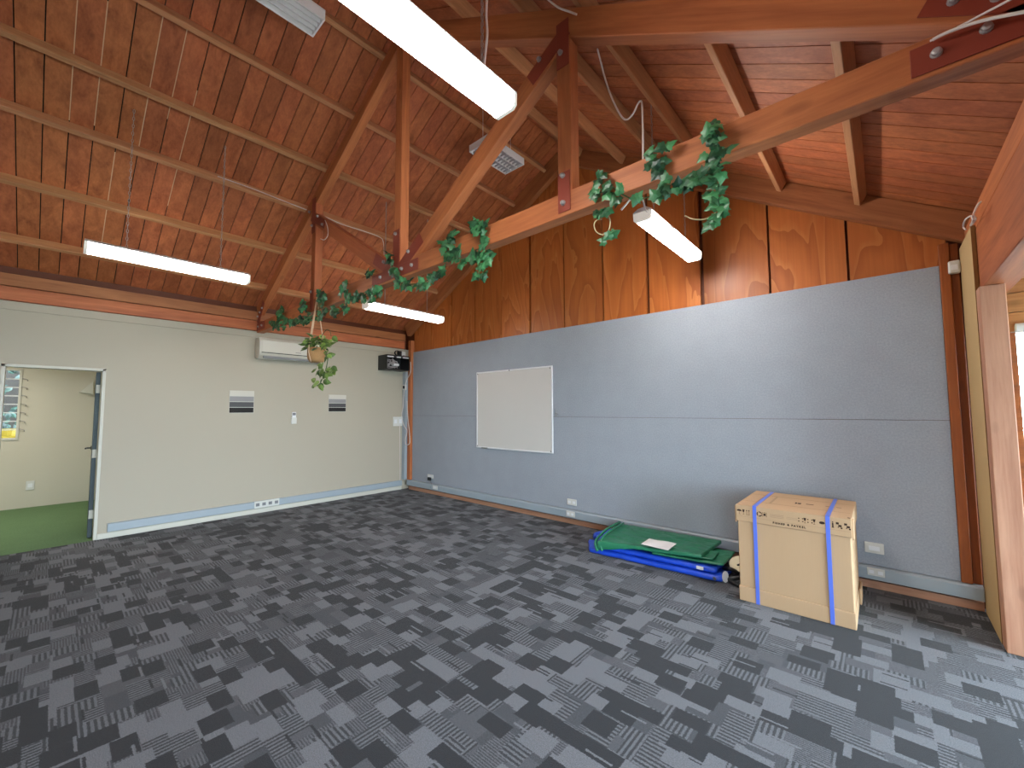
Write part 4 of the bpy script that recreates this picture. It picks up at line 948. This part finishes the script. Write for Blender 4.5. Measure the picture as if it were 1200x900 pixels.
def pad(mb, FL, FR, BR, BL_, th, amp, seed, nu=60, nv=34, rim=5, bulge=.45, crease=1.0, sheet=False):
    """a folded sheet: wrinkled top between four corner points (with their own heights), rounded folded edges, flat underside"""
    C4 = [Vector(c) for c in (FL, FR, BR, BL_)]
    def base(s, t): return (C4[0]*(1-s)+C4[1]*s)*(1-t)+(C4[3]*(1-s)+C4[2]*s)*t
    def wr(p, e):
        w = mnoise.noise(Vector((p.x*2.2, p.y*13+p.x*2.5, seed)))*amp + mnoise.noise(Vector((p.x*9+p.y*5, p.y*26, seed+3)))*amp*.45
        r = abs(mnoise.noise(Vector((p.x*3.1+p.y*6, p.y*4-p.x*2, seed+7))))
        w += crease*amp*1.1*max(0, .16-r)/.16
        return w*e
    def edge_shift(p): return Vector((mnoise.noise(Vector((p.y*6, seed, 1)))*.02, mnoise.noise(Vector((p.x*5, seed, 2)))*.014, 0))
    top = [[None]*(nv+1) for _ in range(nu+1)]
    for i in range(nu+1):
        for j in range(nv+1):
            s_, t_ = i/nu, j/nv; p = base(s_, t_); e = min(1, min(s_, 1-s_)*9+.25)*min(1, min(t_, 1-t_)*6+.25)
            p = p+edge_shift(p); p.z += wr(p, e)
            top[i][j] = mb.b.verts.new(p)
    for i in range(nu):
        for j in range(nv): mb.b.faces.new((top[i][j], top[i+1][j], top[i+1][j+1], top[i][j+1]))
    loop = [top[i][0] for i in range(nu)]+[top[nu][j] for j in range(nv)]+[top[i][nv] for i in range(nu, 0, -1)]+[top[0][j] for j in range(nv, 0, -1)]
    ctr = sum(C4, Vector())/4; prev = loop; N = len(loop)
    for k in range(1, rim+1):
        a = PI*k/rim*(.5 if sheet else 1); ring = []
        for q, v in enumerate(loop):
            d = loop[(q+1) % N].co-loop[q-1].co; o_ = Vector((d.y, -d.x, 0)); o_ = o_.normalized() if o_.length > 1e-6 else Vector((0, 0, 0))
            T = th(v.co) if callable(th) else th
            ring.append(mb.b.verts.new(v.co+o_*(T*bulge*math.sin(a))-Vector((0, 0, T*(1-math.cos(a))*(1 if sheet else .5)))))
        for q in range(N): mb.b.faces.new((prev[q], ring[q], ring[(q+1) % N], prev[(q+1) % N]))
        prev = ring
    if not sheet: mb.b.faces.new(prev)
bt = thing('blue_tarpaulin', (5.15, -.45, 0), 'folded bright blue tarpaulin lying on the carpet under the green one', 'tarpaulin')
p = MB(); pad(p, (4.60, -.80, .052), (5.84, -.72, .052), (5.84, -.44, .052), (4.44, -.56, .052), .047, .006, 1.0, 60, 16); p.build('lower_fold', M['bluetarp'], bt, smooth=True)
p = MB(); pad(p, (4.70, -.765, .104), (5.78, -.69, .100), (5.78, -.44, .100), (4.50, -.50, .098), .046, .006, 2.0, 60, 16); p.build('front_fold', M['bluetarp'], bt, smooth=True)
p = MB(); pad(p, (4.43, -.42, .095), (5.74, -.38, .100), (5.72, -.13, .100), (4.45, -.15, .090), .088, .008, 3.0, 60, 16, bulge=.35); p.build('rear_fold', M['bluetarp'], bt, smooth=True)
p = MB(); p.lathe([(.0, 0), (.040, 0), (.040, .004), (0, .004)], (5.872, -.70, .052), 'X', 18); bmesh.ops.scale(p.b, vec=(1, .8, 1.2), verts=p.b.verts[:], space=Matrix.Translation((-5.872, .70, -.052))); bmesh.ops.rotate(p.b, verts=p.b.verts[:], cent=(5.872, -.70, .052), matrix=Matrix.Rotation(math.radians(-35), 3, 'Z')); p.build('white_end_tag', M['paper'], bt)
p = MB(); p.lathe([(.007, 0), (.015, 0), (.015, .003), (.007, .003)], (5.80, -.749, .032), 'Y', 14); p.build('eyelet', M['metal'], bt)
p = MB(); p.box((5.64, -.727, .070), (5.70, -.717, .098)); p.build('white_label', M['paper'], bt, bevel=.002)
gt_ = thing('green_tarpaulin', (5.1, -.45, .112), 'folded green tarpaulin lying on top of the blue one', 'tarpaulin')
p = MB(); pad(p, (5.24, -.74, .135), (5.83, -.63, .135), (5.83, -.22, .135), (5.24, -.22, .135), .022, .006, 4.0, 40, 24); p.build('lower_fold', M['greentarp'], gt_, smooth=True)
p = MB(); pad(p, (5.20, -.735, .158), (5.74, -.63, .158), (5.74, -.40, .160), (5.20, -.40, .160), .016, .006, 5.0, 40, 16); p.build('middle_fold', M['greentarp'], gt_, smooth=True)
p = MB(); pad(p, (4.70, -.825, .150), (5.67, -.69, .190), (5.68, -.12, .185), (4.56, -.13, .165), lambda v: max(.03, .105-(v.x-4.6)*.16) if v.y < -.5 else .03, .010, 6.0, 80, 44, bulge=.22, sheet=True); o = p.build('upper_fold', M['greentarp'], gt_, smooth=True); md = o.modifiers.new('cloth thickness', 'SOLIDIFY'); md.thickness = .005; md.offset = -1
p = MB(); p.tube([(4.70, -.845, .05), (4.655, -.80, .13), (4.635, -.6, .178), (4.61, -.42, .184), (4.60, -.25, .186), (4.585, -.13, .18)], .014, 8, 8); p.tube([(4.75, -.84, .06), (4.715, -.79, .155), (4.69, -.6, .186), (4.67, -.4, .188), (4.65, -.16, .186)], .010, 8, 8); p.build('turned_hem', M['greentarp'], gt_, smooth=True)
pts = [onz(751, 638, .205), onz(761, 631.5, .205), onz(793, 637.5, .205), onz(783, 645.5, .205)]
p = MB()
def pf(u, v):
    a = pts[0].lerp(pts[3], u); b = pts[1].lerp(pts[2], u); c = a.lerp(b, v); c.z = .2085+.005*math.sin(u*7)*math.sin(v*4); return c
V = p.grid(pf, 10, 6)
r = bmesh.ops.extrude_face_region(p.b, geom=p.b.faces[:]); bmesh.ops.translate(p.b, verts=[v for v in r['geom'] if isinstance(v, bmesh.types.BMVert)], vec=(0, 0, .0012))
tag(p.build('paper_sheet', M['paper'], smooth=False), 'white sheet of paper lying on the green tarpaulin', 'paper')
# bits between the tarpaulins and the box
p = MB(); p.tube([(5.80, -.50, .04), (5.88, -.56, .08), (5.94, -.50, .03), (5.98, -.62, .05), (5.90, -.68, .03), (5.99, -.74, .02)], .018, 8, 6); p.tube([(5.84, -.42, .03), (5.92, -.46, .09), (5.99, -.40, .12)], .016, 8, 5)
tag(p.build('black_strap', M['black'], smooth=True), 'tangled black strap between the tarpaulins and the cardboard box', 'strap')
c1, c2 = onz(858, 653, .10), onz(862, 676, .05)
t = thing('foam_offcut', (5.92, -.46, 0), 'cream rounded foam offcut between the tarpaulins and the cardboard box', 'foam')
p = MB(); p.lathe([(0, 0), (.085, 0), (.09, .006), (.085, .012), (0, .012)], (5.93, -.44, .10), 'Z', 20); bmesh.ops.rotate(p.b, verts=p.b.verts[:], cent=(5.93, -.44, .10), matrix=Matrix.Rotation(math.radians(32), 3, 'X')); p.build('disc', M['foam'], t)
p = MB(); p.box((5.90, -.44, .002), (5.96, -.36, .085)); p.build('foot', M['foam'], t, bevel=.01)

# ------------------------------------------------------------------ light
w = bpy.data.worlds.new('overcast sky'); scene.world = w; w.use_nodes = True; nt = w.node_tree
bg = nt.nodes['Background']; bg.inputs[0].default_value = (.72, .86, 1.0, 1); bg.inputs[1].default_value = 27.0
def portal(name, loc, rot, sx, sy):
    l = bpy.data.lights.new(name, 'AREA'); l.shape = 'RECTANGLE'; l.size = sx; l.size_y = sy; l.cycles.is_portal = True
    o = bpy.data.objects.new(name, l); COL.objects.link(o); o.location = loc; o.rotation_euler = rot
for i, (a, b) in enumerate(((YB+.15, -5.15), (-5.0, -2.65), (-2.5, -.12))): portal('daylight_portal', (EX+.12, (a+b)/2, 1.2), (0, PI/2, 0), 1.9, b-a)
for a, b in ((7.6, EX-.3),): portal('daylight_portal', ((a+b)/2, YB-.12, 1.25), (PI/2, 0, 0), b-a, 1.9)
portal('daylight_portal', (8.5, .08, 1.2), (-PI/2, 0, 0), 1.9, 1.9)
# unseen area light added to brighten the room beyond the doorway
l = bpy.data.lights.new('side_room_fill', 'AREA'); l.shape = 'RECTANGLE'; l.size = 1.2; l.size_y = .3; l.energy = 40; l.color = (1, .95, .84)
o = bpy.data.objects.new('side_room_fill', l); COL.objects.link(o); o.location = (-1.7, -5.6, 2.47)

vs = scene.view_settings; vs.view_transform = 'Standard'; vs.look = 'None'; vs.gamma = 1; vs.exposure = 0.05; vs.use_curve_mapping = False
scene.display_settings.display_device = 'sRGB'
try: scene.cycles.max_bounces = 10; scene.cycles.diffuse_bounces = 6; scene.cycles.transparent_max_bounces = 12; scene.cycles.use_denoising = True; scene.cycles.sample_clamp_indirect = 6
except Exception: pass
